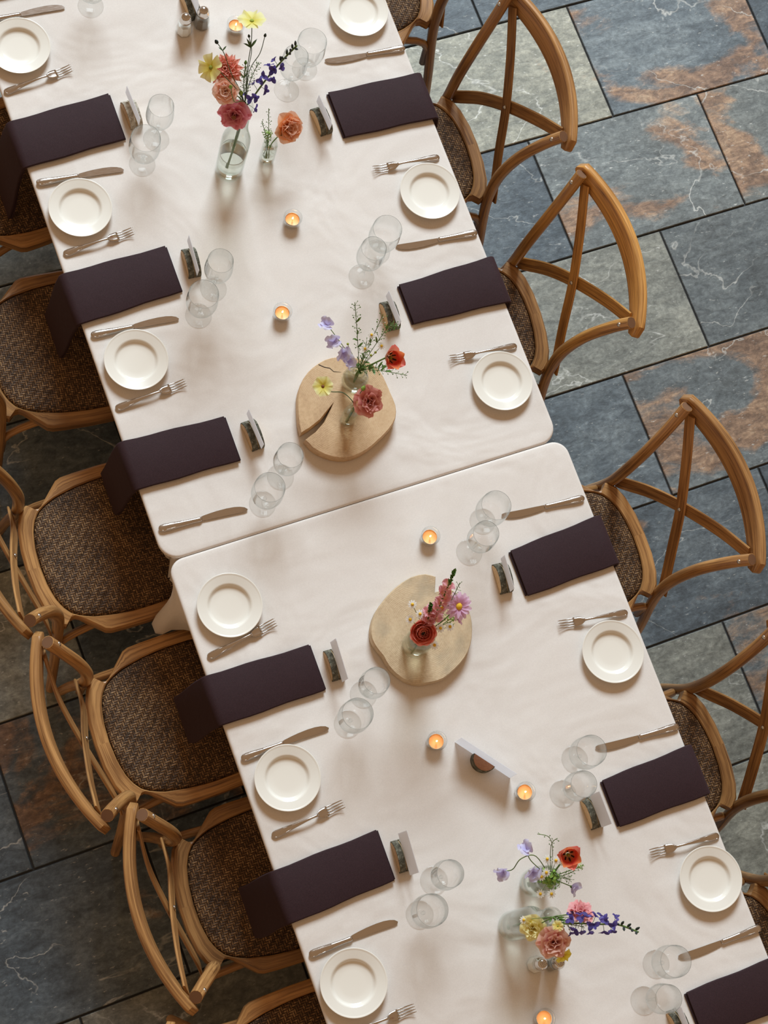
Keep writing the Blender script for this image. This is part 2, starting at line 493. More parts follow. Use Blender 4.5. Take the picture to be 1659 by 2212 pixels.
M['cutwood'] = m_slice('fresh_cut_branch_wood', ((0.55, 0.36, 0.18), (0.68, 0.48, 0.26), (0.76, 0.58, 0.36)), False)
M['redcut'] = m_slice('reddish_cut_branch_wood', ((0.26, 0.11, 0.055), (0.40, 0.19, 0.10), (0.50, 0.27, 0.15)), False)
def m_bark(name, a, b_, c):
    m, nt, b, o = mat_new(name)
    tc = nt.nodes.new('ShaderNodeTexCoord').outputs['Object']
    n1 = noise(nt, tc, 130, 5, 0.7, 0.5); n2 = noise(nt, tc, 40, 3)
    col = ramp(nt, mathn(nt, 'ADD', mathn(nt, 'MULTIPLY', n1, 0.7), mathn(nt, 'MULTIPLY', n2, 0.3)), [(0.36, a), (0.5, b_), (0.66, c)])
    nt.links.new(col, b.inputs['Base Color']); b.inputs['Roughness'].default_value = 0.9
    bump(nt, n1, b, 1.0, 0.003)
    return m
M['bark'] = m_bark('grey_green_bark', (0.03, 0.03, 0.02), (0.11, 0.105, 0.075), (0.30, 0.29, 0.23))
M['birch'] = m_bark('pale_birch_bark', (0.20, 0.17, 0.12), (0.50, 0.46, 0.38), (0.66, 0.63, 0.56))

def m_petal(name, base, mid, tip, vein=0.25, rough=0.55, speck=None):
    m, nt, b, o = mat_new(name)
    uv = nt.nodes.new('ShaderNodeUVMap').outputs[0]
    sp = nt.nodes.new('ShaderNodeSeparateXYZ'); nt.links.new(uv, sp.inputs[0])
    n1 = noise(nt, mapping(nt, uv, (3, 26, 1)), 1.0, 3)
    f = mathn(nt, 'ADD', sp.outputs[0], mathn(nt, 'MULTIPLY', mathn(nt, 'SUBTRACT', n1, 0.5), vein))
    col = ramp(nt, f, [(0.05, base), (0.5, mid), (0.95, tip)])
    nt.links.new(col, b.inputs['Base Color']); b.inputs['Roughness'].default_value = rough
    b.inputs['Sheen Weight'].default_value = 0.2
    tl = nt.nodes.new('ShaderNodeBsdfTranslucent'); nt.links.new(col, tl.inputs[0])
    mx = nt.nodes.new('ShaderNodeMixShader'); mx.inputs[0].default_value = 0.42
    nt.links.new(b.outputs[0], mx.inputs[1]); nt.links.new(tl.outputs[0], mx.inputs[2]); nt.links.new(mx.outputs[0], o.inputs[0])
    return m
M['p_pink'] = m_petal('petal_rose_pink', (0.66, 0.12, 0.20), (0.74, 0.18, 0.28), (0.86, 0.38, 0.46))
M['p_peach'] = m_petal('petal_peach', (1.0, 0.55, 0.36), (1.0, 0.62, 0.49), (1.0, 0.76, 0.66))
M['p_coral'] = m_petal('petal_coral', (0.72, 0.10, 0.07), (0.86, 0.22, 0.15), (0.95, 0.50, 0.40))
M['p_dusty'] = m_petal('petal_dusty_coral', (0.45, 0.09, 0.075), (0.62, 0.16, 0.14), (0.82, 0.38, 0.33))
M['p_carn'] = m_petal('petal_carnation_pink', (0.65, 0.14, 0.20), (0.80, 0.26, 0.30), (0.92, 0.50, 0.50))
M['p_rose'] = m_petal('petal_apricot_rose', (0.95, 0.36, 0.07), (0.95, 0.47, 0.20), (0.95, 0.60, 0.45))
M['p_yellow'] = m_petal('petal_pale_yellow', (0.80, 0.72, 0.10), (0.90, 0.86, 0.28), (0.93, 0.92, 0.52))
M['p_yellow2'] = m_petal('petal_bright_yellow', (0.75, 0.55, 0.03), (0.88, 0.75, 0.06), (0.93, 0.84, 0.16))
M['p_cream'] = m_petal('petal_butter_yellow', (0.90, 0.74, 0.14), (0.95, 0.86, 0.28), (0.97, 0.93, 0.54))
M['p_lav'] = m_petal('petal_lavender', (0.64, 0.57, 0.84), (0.68, 0.65, 0.92), (0.79, 0.77, 0.96))
M['p_violet'] = m_petal('petal_deep_violet', (0.06, 0.05, 0.20), (0.10, 0.075, 0.36), (0.17, 0.13, 0.52))
M['p_bud'] = m_petal('bud_dark_slate_green', (0.035, 0.06, 0.04), (0.03, 0.05, 0.06), (0.05, 0.05, 0.12))
M['p_tulip'] = m_petal('petal_flame_tulip', (0.85, 0.45, 0.22), (0.72, 0.045, 0.03), (0.92, 0.30, 0.10))
M['p_tulip_out'] = m_petal('petal_tulip_pink_edge', (0.88, 0.60, 0.40), (0.85, 0.32, 0.20), (0.88, 0.20, 0.17))
M['p_ran'] = m_petal('petal_orange_ranunculus', (0.78, 0.15, 0.05), (0.90, 0.22, 0.11), (0.95, 0.40, 0.32))
M['p_daisy'] = m_petal('petal_lilac_pink_daisy', (0.78, 0.42, 0.62), (0.82, 0.52, 0.74), (0.88, 0.66, 0.84))
M['p_white'] = m_petal('petal_white', (0.85, 0.85, 0.75), (0.90, 0.90, 0.85), (0.92, 0.92, 0.90))
M['p_snap'] = m_petal('petal_snapdragon_pink', (0.88, 0.62, 0.36), (0.78, 0.28, 0.32), (0.88, 0.50, 0.56))
M['y_center'] = plain('flower_centre_yellow', (0.80, 0.50, 0.03), 0.8)
M['g_center'] = plain('flower_centre_green', (0.30, 0.36, 0.05), 0.8)
M['b_center'] = plain('flower_centre_dark', (0.025, 0.012, 0.010), 0.8)
M['o_center'] = plain('flower_centre_brown', (0.22, 0.08, 0.03), 0.8)
def m_green(name, a, b_):
    m, nt, b, o = mat_new(name)
    tc = nt.nodes.new('ShaderNodeTexCoord').outputs['Object']
    col = ramp(nt, noise(nt, tc, 120, 3), [(0.3, a), (0.7, b_)])
    nt.links.new(col, b.inputs['Base Color']); b.inputs['Roughness'].default_value = 0.5
    return m
M['stem'] = m_green('stem_green', (0.07, 0.15, 0.03), (0.16, 0.27, 0.06))
M['stem_dk'] = m_green('stem_dark_green', (0.03, 0.075, 0.025), (0.07, 0.14, 0.05))
M['leaf'] = m_green('leaf_green', (0.05, 0.14, 0.03), (0.14, 0.28, 0.06))
M['leaf_lt'] = m_green('leaf_light_green', (0.16, 0.32, 0.04), (0.32, 0.50, 0.10))

# ------------------------------------------------------------------ floor: running-bond slate tiles
TA = 0.0102
floor = mk('floor', [(-2.6, -2.8, -0.0055), (3.2, -2.8, -0.0055), (3.2, 3.0, -0.0055), (-2.6, 3.0, -0.0055)], [(0, 1, 2, 3)], M['grout'], None, False)
floor['kind'] = 'structure'; floor['label'] = 'slate tile floor laid in a running bond with dark joints'
TW, TH = 0.622, 0.4155
def tile_mesh():
    w, h, e = TW / 2 - 0.003, TH / 2 - 0.003, 0.0022
    V = [(-w, -h, -0.012), (w, -h, -0.012), (w, h, -0.012), (-w, h, -0.012),
         (-w, -h, -e), (w, -h, -e), (w, h, -e), (-w, h, -e),
         (-w + e, -h + e, 0), (w - e, -h + e, 0), (w - e, h - e, 0), (-w + e, h - e, 0)]
    F = []
    for a in (0, 4):
        for k in range(4):
            F.append((a + k, a + (k + 1) % 4, a + 4 + (k + 1) % 4, a + 4 + k))
    F.append((8, 9, 10, 11))
    me = bpy.data.meshes.new('slate_tile'); me.from_pydata(V, [], F); me.materials.append(M['slate']); me.update()
    return me
TM = tile_mesh()
# (row, column) -> rust, lightness, olive
TC = {(6, 1): (0.45, 0.80, 0.95), (6, 2): (0.62, 0.62, 0.10), (6, 3): (0.05, 0.42, 0.0), (7, 1): (0.05, 0.48, 0.0), (7, 2): (0.1, 0.45, 0.0),
      (5, 1): (0.05, 0.46, 0.0), (5, 2): (0.60, 0.66, 0.35), (5, 3): (0.62, 0.60, 0.45), (5, 0): (0.0, 0.4, 0.0),
      (4, 1): (0.25, 0.56, 0.70), (4, 2): (0.25, 0.44, 0.25),
      (3, 1): (0.18, 0.50, 0.08), (3, 2): (0.62, 0.50, 0.25),
      (2, 1): (0.56, 0.40, 0.05), (2, 2): (0.3, 0.36, 0.0),
      (1, 1): (0.20, 0.42, 0.75), (1, 2): (0.55, 0.38, 0.2), (0, 1): (0.1, 0.44, 0.85), (0, 2): (0.2, 0.5, 0.6),
      (3, -2): (0.06, 0.66, 0.70), (3, -1): (0.60, 0.50, 0.0), (2, -2): (0.68, 0.48, 0.0), (2, -1): (0.46, 0.48, 0.05), (1, -2): (0.36, 0.46, 0.0), (1, -1): (0.4, 0.48, 0.0),
      (0, -2): (0.15, 0.46, 0.6), (0, -1): (0.1, 0.5, 0.8), (4, -2): (0.1, 0.52, 0.0), (4, -1): (0.05, 0.58, 0.0), (5, -1): (0.1, 0.5, 0.7), (5, -2): (0.1, 0.48, 0.7)}
rt = random.Random(3)
for row in range(-4, 10):
    yb = -0.953 + TH * row                        # lower joint of the row (row 0: -0.953 .. -0.5375) measured at x = 1
    x0 = (1.111 if row % 2 == 0 else 1.419)
    for col in range(-5, 5):
        xc = x0 + (col - 1) * TW - TW / 2          # column 1 ends at the cross joint, column 2 begins there
        yc = yb + TH / 2
        X = xc; Y = yc + TA * (xc - 1.0)
        if X < -2.4 or X > 2.9 or Y < -2.5 or Y > 2.7: continue
        o = inst('slate_tile', TM, floor, (X, Y, rt.uniform(-0.0008, 0.0004)), (0, 0, TA))
        key = (row + 1, col)
        c = TC.get(key)
        if c is None: c = (rt.uniform(0, 0.5), rt.uniform(0.4, 0.55), rt.choice([0.0, 0.1, 0.6, 0.8]))
        o.color = (*c, 1)

# ------------------------------------------------------------------ tables and tablecloths
TZ = 0.75
def table(y0, y1, xl, xr, label):
    cy, cx = (y0 + y1) / 2, (xl + xr) / 2
    t = empty('banquet_table', label, 'table', (cx, cy, 0), 0, 'banquet tables set end to end')
    hx, hy = (xr - xl) / 2 - 0.012, (y1 - y0) / 2 - 0.012
    V, F, U = sweep_geo([Vector((0, 0, 0.715)), Vector((0, 0, 0.7445))], rrect(2 * hx, 2 * hy, 0.045, 6), up=(0, 1, 0))
    mk('tabletop', V, F, M['tabletop'], t, False, U)
    for sx in (-1, 1):
        for sy in (-1, 1):
            lathe('leg', [(0.016, 0.0), (0.016, 0.715)], M['metal_leg'], t, 12, loc=(sx * (hx - 0.32), sy * (hy - 0.2), 0), caps=True)
    return t
UP_T = (0.001, 1.86, -0.5565, 0.5470)
LO_T = (-1.86, 0.000, -0.5510, 0.5590)
table(*UP_T, 'cloth-covered banquet table carrying the cracked wood slice')
table(*LO_T, 'cloth-covered banquet table carrying the standing table card')

def cloth(y0, y1, xl, xr, label, corner_drop, rc):
    hx, hy = (xr - xl) / 2, (y1 - y0) / 2
    cx, cy = (xl + xr) / 2, (y0 + y1) / 2
    per = []
    step = 0.012
    def line(a, b, n):
        L = math.hypot(b[0] - a[0], b[1] - a[1]); k = max(1, int(L / step))
        for i in range(k):
            t = i / k
            per.append((a[0] + (b[0] - a[0]) * t, a[1] + (b[1] - a[1]) * t, n[0], n[1]))
    def arc(px, py, a0):
        k = 8
        for i in range(k):
            a = a0 + PI / 2 * i / k
            per.append((px + rc * math.cos(a), py + rc * math.sin(a), math.cos(a), math.sin(a)))
    line((hx, -hy + rc), (hx, hy - rc), (1, 0)); arc(hx - rc, hy - rc, 0)
    line((hx - rc, hy), (-hx + rc, hy), (0, 1)); arc(-hx + rc, hy - rc, PI / 2)
    line((-hx, hy - rc), (-hx, -hy + rc), (-1, 0)); arc(-hx + rc, -hy + rc, PI)
    line((-hx + rc, -hy), (hx - rc, -hy), (0, -1)); arc(hx - rc, -hy + rc, 1.5 * PI)
    m = len(per)
    V, F = [], []
    scales = [0.0, 0.1, 0.2, 0.3, 0.4, 0.5, 0.6, 0.7, 0.8, 0.88, 0.94, 0.98]
    rows = 0
    rz = random.Random(5)
    def lift(x, y):
        return 0.0008 * math.sin(9 * x + 4 * y) + 0.0006 * math.sin(17 * x - 11 * y + 1.3)
    for s in scales:
        for (x, y, nx, ny) in per:
            V.append((x * s, y * s, TZ + lift(x * s, y * s) * (1 - s)))
        rows += 1
    R = 0.007
    for k in range(4):
        a = PI / 2 * k / 3
        for (x, y, nx, ny) in per:
            V.append((x - nx * R * (1 - math.sin(a)), y - ny * R * (1 - math.sin(a)), TZ - R * (1 - math.cos(a))))
        rows += 1
    nd = 9
    for k in range(1, nd + 1):
        d = k / nd
        for i, (x, y, nx, ny) in enumerate(per):
            drop = 0.20
            off = -0.075 * d if abs(nx) > 0.5 else 0.0
            wav = (0.006 * d * math.sin(i * 0.55) + 0.005 * d * math.sin(i * 0.23 + 1)) * (1 if abs(nx) > 0.5 else 0)
            ox, oy = nx * (off + wav), ny * (off + wav)
            for (kx, ky, wd, extra, out) in corner_drop:
                q = math.exp(-(((x - kx) ** 2 + (y - ky) ** 2) / wd ** 2))
                drop += extra * q
                ox += q * out * d * (1 if kx > 0 else -1)
                oy += q * 0.012 * d * math.sin(i * 1.5) * (1 if out else 0)
            V.append((x + ox, y + oy, TZ - R - drop * d))
        rows += 1
    for r in range(rows - 1):
        for i in range(m):
            i2 = (i + 1) % m
            if r == 0:
                F.append((0, (r + 1) * m + i, (r + 1) * m + i2))
            else:
                F.append((r * m + i, (r + 1) * m + i, (r + 1) * m + i2, r * m + i2))
    o = mk('tablecloth', V, F, M['cloth'], None, True, None, (cx, cy, 0))
    return tag(o, label, 'tablecloth', 'blush tablecloths')
cloth(*UP_T, 'blush white tablecloth on the table with the cracked wood slice', [(-0.54, -0.86, 0.05, 0.03, 0.03)], 0.05)
cloth(*LO_T, 'blush white tablecloth, its corner hanging in folds between two chairs', [(-0.555, 0.835, 0.05, 0.10, 0.115)], 0.042)

# ------------------------------------------------------------------ crossback chairs
OUT = [(0, -.046), (.06, -.0435), (.115, -.034), (.150, -.020), (.168, -.003), (.172, .006), (.163, .013), (.156, .022), (.154, .034), (.159, .044), (.188, .073), (.214, .100), (.2195, .115),
       (.2215, .15), (.2225, .22), (.2205, .29), (.213, .35), (.195, .390), (.14, .405), (.07, .411), (0, .412)]
INN = [(0, -.009), (.05, -.006), (.09, .001), (.12, .013), (.143, .030), (.158, .053), (.170, .085), (.181, .14), (.187, .20), (.187, .27), (.180, .325), (.160, .36), (.11, .374), (.05, .378), (0, .378)]
def full(h): return h + [(-a, b) for a, b in reversed(h[1:-1])]
CCX, CCY = 0.0, 0.18
def rad_at(loop, ang):
    best = 0.15
    n = len(loop)
    for k in range(n):
        ax, ay = loop[k][0] - CCX, loop[k][1] - CCY; bx, by = loop[(k + 1) % n][0] - CCX, loop[(k + 1) % n][1] - CCY
        dx, dy = math.cos(ang), math.sin(ang)
        den = dx * (by - ay) - dy * (bx - ax)
        if abs(den) < 1e-12: continue
        t = (ax * (by - ay) - ay * (bx - ax)) / den
        s = (ax * dy - ay * dx) / den
        if t > 0 and -1e-6 <= s <= 1 + 1e-6: best = t
    return best
def make_chair(label):
    t = empty('crossback_chair', label, 'chair', (0, 0, 0), 0, 'crossback chairs around the tables')
    outer = full(OUT); innerL = full(INN)
    # densify outer
    dn = []
    for k in range(len(outer)):
        a, b = outer[k], outer[(k + 1) % len(outer)]
        L = math.hypot(a[0] - b[0], a[1] - b[1]); q = 2 if L > 0.03 else 1
        for j in range(q): dn.append((a[0] + (b[0] - a[0]) * j / q, a[1] + (b[1] - a[1]) * j / q))
    outer = dn; n = len(outer)
    inner = []
    for (x, y) in outer:
        a = math.atan2(y - CCY, x - CCX); r = rad_at(innerL, a)
        inner.append((CCX + r * math.cos(a), CCY + r * math.sin(a)))
    def toward(p, q, d):
        L = math.hypot(q[0] - p[0], q[1] - p[1]); k = min(d / max(L, 1e-6), 0.45)
        return (p[0] + (q[0] - p[0]) * k, p[1] + (q[1] - p[1]) * k)
    ctr = (CCX, CCY)
    loops = []
    loops.append([(x, y, 0.428) for x, y in outer])
    loops.append([(x, y, 0.459) for x, y in outer])
    loops.append([(*toward(p, q, 0.006), 0.4655) for p, q in zip(outer, inner)])
    loops.append([(*toward(q, p, 0.003), 0.4665) for p, q in zip(outer, inner)])
    loops.append([(x, y, 0.4635) for x, y in inner])
    loops.append([(x, y, 0.428) for x, y in inner])
    V = [p for L in loops for p in L]; F, U = [], []
    arc = [0.0]
    for k in range(n):
        a, b = outer[k], outer[(k + 1) % n]; arc.append(arc[-1] + math.hypot(a[0] - b[0], a[1] - b[1]))
    rr = [0.0, 0.03, 0.037, 0.066, 0.07, 0.10, 0.14]
    for i in range(6):
        i2 = (i + 1) % 6
        for k in range(n):
            k2 = (k + 1) % n
            F.append((i * n + k, i * n + k2, i2 * n + k2, i2 * n + k))
            U.append([(arc[k], rr[i]), (arc[k + 1], rr[i]), (arc[k + 1], rr[i + 1]), (arc[k], rr[i + 1])])
    sharp(mk('seat_frame', V, F, M['oak'], t, True, U), 30)
    # woven panel
    V = []; F = []
    rs = [rad_at(innerL, 2 * PI * k / 72) for k in range(72)]; n = 72
    K = [(1.0, 0.4525), (0.985, 0.4625), (0.955, 0.466), (0.85, 0.468), (0.6, 0.469), (0.3, 0.469), (0.0, 0.469)]
    for s, z in K:
        for k in range(n):
            a = 2 * PI * k / n; r = rs[k] * s
            V.append((CCX + r * math.cos(a), CCY + r * math.sin(a), z))
    for i in range(len(K) - 1):
        for k in range(n):
            k2 = (k + 1) % n
            F.append((i * n + k, i * n + k2, (i + 1) * n + k2, (i + 1) * n + k))
    mk('woven_seat', V, F, M['cane'], t, True)
    for s in (-1, 1):
        pts = spline([(s * .240, -.052, 0.0), (s * .212, -.036, .20), (s * .184, -.022, .36), (s * .170, -.016, .47), (s * .166, -.018, .60), (s * .176, -.042, .73), (s * .198, -.080, .84), (s * .217, -.108, .905)], 5)
        n2 = len(pts)
        sweep('rear_post', pts, circ(0.0158, 12), M['oak'], t, up=(0, 1, 0.01), scale=[0.85 + 0.18 * min(1, k / n2 * 2) for k in range(n2)], sh=50)
        tn = (pts[-1] - pts[-2]).normalized()
        mk('end_grain', [pts[-1] + tn * 0.0006 + (tn.to_track_quat('Z', 'Y') @ Vector((0.0148 * math.cos(k * PI / 8), 0.0148 * math.sin(k * PI / 8), 0))) for k in range(16)], [tuple(range(16))], M['endgrain'], t, False)
        bt = lathe('bolt', [(0.0, 0.0050), (0.0040, 0.0044), (0.0060, 0.002), (0.0063, -0.003)], M['bolt'], t, 10)
        bt.location = (s * .2085, -.0830, .8830); bt.rotation_euler = (-1.10, 0, s * 0.12)
        pts = spline([(s * .205, .375, 0.0), (s * .197, .362, .22), (s * .188, .352, .428)], 4)
        sweep('front_leg', pts, circ(0.0155, 10), M['oak'], t, up=(0, 1, 0.01))
        arcp = []
        for k in range(13):
            a = PI * k / 12
            arcp.append(Vector((s * (.172 + .012 * abs(math.cos(a))), .165 - .185 * math.cos(a), .235 + .182 * math.sqrt(max(0, math.sin(a))))))
        sweep('side_brace', arcp, circ(0.0115, 8), M['oak'], t, up=(1, 0, 0))
    # crossed slats
    for s in (-1, 1):
        dv = 0.0050 * s
        pts = spline([(s * .198, -.122, .872), (s * .105, -.112 + dv, .775), (0, -.086 + dv, .672), (-s * .085, -.058 + dv, .575), (-s * .146, -.041, .480), (-s * .172, -.036, .436)], 5)
        sweep('cross_slat', pts, rrect(0.038, 0.0065, 0.0025, 2), M['oak'], t, up=(0, 1, 0.28), sh=35)
    bt = lathe('bolt', [(0.0, 0.004), (0.004, 0.003), (0.0055, 0.0)], M['bolt'], t, 10)
    bt.location = (0, -.076, .674); bt.rotation_euler = (-1.3, 0, 0)
    # top rail
    pts, sc = [], []
    for k in range(33):
        u = -0.251 + 0.502 * k / 32
        q = abs(u) / 0.251
        pts.append(Vector((u, -.180 + .056 * (u / .235) ** 2, .881 + 0.004 * (1 - q * q))))
        e = 1.0
        if q > 0.93: e = max(0.18, math.sqrt(max(0, 1 - ((q - 0.93) / 0.0705) ** 2)))
        sc.append((0.75 + 0.25 * e, (1.0 - 0.18 * q * q) * e))
    sweep('top_rail', pts, rrect(0.024, 0.072, 0.008, 4), M['oak'], t, up=[(0, -0.20, 1)] * 33, scale=sc, sh=50)
    return t
def rot_chair(side, deg): return (-PI / 2 if side == 'L' else PI / 2) + math.radians(deg)
CH = [('L', -.728, 1.225, 7, 'crossback chair pushed in at the far upper left, mostly out of frame'),
      ('L', -.769, .735, -6.2, 'crossback chair on the left side, second above the table gap'),
      ('L', -.8185, .1485, 0, 'crossback chair on the left side, first above the table gap'),
      ('L', -.793, -.347, 0.6, 'crossback chair on the left side, first below the table gap'),
      ('L', -.722, -.811, -2.2, 'crossback chair on the left side, second below the table gap'),
      ('L', -.790, -1.307, 0, 'crossback chair cut off by the bottom edge, left side'),
      ('R', .760, 1.552, 0, 'crossback chair cut off by the top edge, right side'),
      ('R', .7125, .9775, -1.0, 'crossback chair on the right side, third above the table gap with its rail at the top edge'),
      ('R', .7015, .4325, -3.8, 'honey-toned crossback chair on the right side, next above the table gap'),
      ('R', .7455, -.270, 0.8, 'crossback chair on the right side, first below the table gap'),
      ('R', .733, -.8905, 0, 'crossback chair on the right side, its back cut off by the right edge'),
      ('R', .717, -1.440, 0, 'crossback chair at the lower right, only a seat corner showing')]
CH[7] = (*CH[7][:4], 'crossback chair on the right side whose back meets the top edge')
chair0 = None
for sd, x, y, dg, lb in CH:
    if chair0 is None:
        chair0 = make_chair(lb); chair0.location = (x, y, 0); chair0.rotation_euler = (0, 0, rot_chair(sd, dg))
    else:
        c_ = dup(chair0, (x, y, 0), rot_chair(sd, dg), lb)
        tone = (1.28, 1.26, 1.0, 1) if 'honey' in lb else (random.uniform(.9, 1.08),) * 3 + (1,)
        for ch in c_.children: ch.color = tone if ('honey' not in lb or ch.name.startswith(('top_rail', 'rear_post', 'cross_slat'))) else (1, 1, 1, 1)

# ------------------------------------------------------------------ place names used in labels
PL = {'L0': 'left side, third place above the table gap', 'L1': 'left side, second place above the table gap', 'L2': 'left side, first place above the table gap',
      'L3': 'left side, first place below the table gap', 'L4': 'left side, second place below the table gap', 'L5': 'left side, third place below the table gap',
      'LT': 'in the top left corner of the picture',
      'RT': 'right side, at the top edge', 'R0': 'right side, second place above the table gap', 'R1': 'right side, first place above the table gap',
      'R2': 'right side, first place below the table gap', 'R3': 'right side, second place below the table gap', 'R4': 'right side, third place below the table gap'}

# ------------------------------------------------------------------ plates
def make_plate(label):
    t = empty('side_plate', label, 'plate', (0, 0, TZ), 0, 'ivory side plates')
    prof = [(0.0, 0.0045), (0.030, 0.0045), (0.046, 0.005), (0.0505, 0.0066), (0.0535, 0.0105), (0.0560, 0.0133)]
    r = 0.0575
    while r < 0.0795:
        k = len(prof)
        prof.append((r, 0.0138 + (r - 0.0575) * 0.25 + (0.0005 if k % 2 else -0.0002))); r += 0.0016
    prof += [(0.0808, 0.0200), (0.0822, 0.0204), (0.0827, 0.0196), (0.0815, 0.0180), (0.0700, 0.0130), (0.0560, 0.0085), (0.0500, 0.0030), (0.0480, 0.0005), (0.0440, 0.0005), (0.0430, 0.0025), (0.0, 0.0025)]
    lathe('dish', prof, M['ceramic'], t, 64)
    return t
PLATES = [('L0', -.473, 1.452), ('L1', -.462, .966), ('L2', -.456, .526), ('L3', -.439, -.157), ('L4', -.446, -.610), ('L5', -.460, -1.125),
          ('RT', .455, 1.324), ('R0', .455, .759), ('R1', .450, .193), ('R2', .462, -.580), ('R3', .484, -1.200)]
p0 = None
for k, x, y in PLATES:
    lb = 'ivory side plate with a ribbed rim, ' + PL[k]
    if p0 is None: p0 = make_plate(lb); p0.location = (x, y, TZ)
    else: dup(p0, (x, y, TZ), random.uniform(0, 6), lb)

# ------------------------------------------------------------------ cutlery
def loft_flat(stations, seg=12):
    """stations along x: (x, half width, half height, z centre)"""
    V, F, U = [], [], []
    for (x, w, h, z) in stations:
        for k in range(seg):
            a = 2 * PI * k / seg
            V.append((x, w * math.cos(a), z + h * math.sin(a)))
    n = len(stations)
    for i in range(n - 1):
        for k in range(seg):
            k2 = (k + 1) % seg
            F.append((i * seg + k, (i + 1) * seg + k, (i + 1) * seg + k2, i * seg + k2))
    F.append(tuple(range(seg))); F.append(tuple(reversed(range((n - 1) * seg, n * seg))))
    return V, F
def make_knife(label):
    t = empty('table_knife', label, 'knife', (0, 0, TZ), 0, 'dinner knives')
    st = [(0.000, .002, .0012, .0052), (.002, .0062, .0028, .0052), (.006, .0088, .0036, .0052), (.014, .0100, .0042, .0052), (.030, .0096, .0044, .0052), (.055, .0078, .0042, .0052), (.080, .0066, .0040, .0052), (.098, .0062, .0040, .0052), (.106, .0068, .0042, .0052), (.110, .0060, .0036, .0050), (.113, .0045, .0022, .0046)]
    V, F = loft_flat(st, 14)
    mk('handle', V, F, M['steel'], t, True)
    # raised bead round the handle end
    bead = []
    for k in range(17):
        a = -PI / 2 + PI * k / 16
        bead.append(Vector((.0105 - .0062 * math.cos(a), .0068 * math.sin(a), .0086 - 0.0012 * abs(math.sin(a)))))
    bead = [Vector((.060, -.0048, .0082))] + [Vector((.030, -.0066, .0082))] + bead + [Vector((.030, .0066, .0082)), Vector((.060, .0048, .0082))]
    sweep('bead', bead, circ(0.0007, 6), M['steel'], t, up=(0, 0, 1))
    up = [(.110, .0055), (.118, .0075), (.135, .0095), (.155, .0112), (.180, .0118), (.200, .0108), (.215, .0080), (.226, .0040), (.2325, -.0020)]
    lo = [(.110, -.0050), (.118, -.0052), (.140, -.0058), (.165, -.0062), (.190, -.0068), (.210, -.0075), (.224, -.0078), (.231, -.0062), (.2325, -.0030)]
    V = []
    for (x, y), (x2, y2) in zip(up, lo):
        V += [(x, y, .0034), (x2, y2, .0036), (x, y, .0024), (x2, y2, .0022)]
    F = []
    n = len(up)
    for i in range(n - 1):
        a, b = i * 4, (i + 1) * 4
        F += [(a, a + 1, b + 1, b), (a + 3, a + 2, b + 2, b + 3), (a + 2, a, b, b + 2), (a + 1, a + 3, b + 3, b + 1)]
    F += [(0, 2, 3, 1), ((n - 1) * 4, (n - 1) * 4 + 1, (n - 1) * 4 + 3, (n - 1) * 4 + 2)]
    sharp(mk('blade', V, F, M['steel'], t, True), 25)
    return t
def make_fork(label):
    t = empty('table_fork', label, 'fork', (0, 0, TZ), 0, 'dinner forks')
    st = [(0.000, .002, .0008, .0030), (.002, .0062, .0018, .0032), (.006, .0088, .0024, .0036), (.014, .0098, .0026, .0042), (.030, .0086, .0025, .0060), (.060, .0058, .0023, .0100), (.090, .0036, .0022, .0130), (.108, .0029, .0022, .0132), (.120, .0034, .0020, .0118), (.126, .0046, .0016, .0108)]
    V, F = loft_flat(st, 12)
    mk('handle', V, F, M['steel'], t, True)
    bead = []
    for k in range(17):
        a = -PI / 2 + PI * k / 16
        bead.append(Vector((.0105 - .0062 * math.cos(a), .0066 * math.sin(a), .0060)))
    bead = [Vector((.055, -.0042, .0112)), Vector((.030, -.0062, .0078))] + bead + [Vector((.030, .0062, .0078)), Vector((.055, .0042, .0112))]
    sweep('bead', bead, circ(0.0006, 6), M['steel'], t, up=(0, 0, 1))
    hs = [(.122, .0040, .0112), (.127, .0075, .0098), (.132, .0104, .0082), (.138, .0116, .0066), (.146, .0120, .0052), (.151, .0121, .0046)]
    V, F = [], []
    for x, w, z in hs:
        for k in range(5):
            y = w * (k / 2 - 1)
            V.append((x, y, z + 0.0012 * (k / 2 - 1) ** 2 * w / .012)); V.append((x, y, z - 0.0016 + 0.0012 * (k / 2 - 1) ** 2 * w / .012))
    for i in range(len(hs) - 1):
        for k in range(4):
            a, b = i * 10 + k * 2, (i + 1) * 10 + k * 2
            F += [(a, b, b + 2, a + 2), (a + 1, a + 3, b + 3, b + 1)]
        for k in (0, 8):
            a, b = i * 10 + k, (i + 1) * 10 + k
            F.append((a, a + 1, b + 1, b) if k == 0 else (a, b, b + 1, a + 1))
    e = (len(hs) - 1) * 10
    for k in range(4): F.append((e + 2 * k, e + 2 * k + 1, e + 2 * k + 3, e + 2 * k + 2))
    mk('head', V, F, M['steel'], t, True)
    for k in range(4):
        y = (k - 1.5) * 0.0064
        pts = spline([(.149, y, .0042 + .0010 * (abs(k - 1.5) / 1.5) ** 2), (.165, y * 1.02, .0036), (.180, y * 1.02, .0055), (.194, y, .0105)], 3)
        sweep('tine', pts, rrect(0.0040, 0.0020, 0.0008, 2), M['steel'], t, up=(0, 0, 1), scale=[1 - 0.55 * (j / (len(pts) - 1)) ** 1.6 for j in range(len(pts))])
    return t
def place(maker, items, kind):
    first = None
    for key, (ax, ay), (bx, by) in items:
        rz = math.atan2(by - ay, bx - ax)
        lb = kind + ', ' + PL[key]
        if first is None:
            first = maker(lb); first.location = (ax, ay, TZ + 0.0008); first.rotation_euler = (0, 0, rz)
        else: dup(first, (ax, ay, TZ + 0.0008), rz, lb)
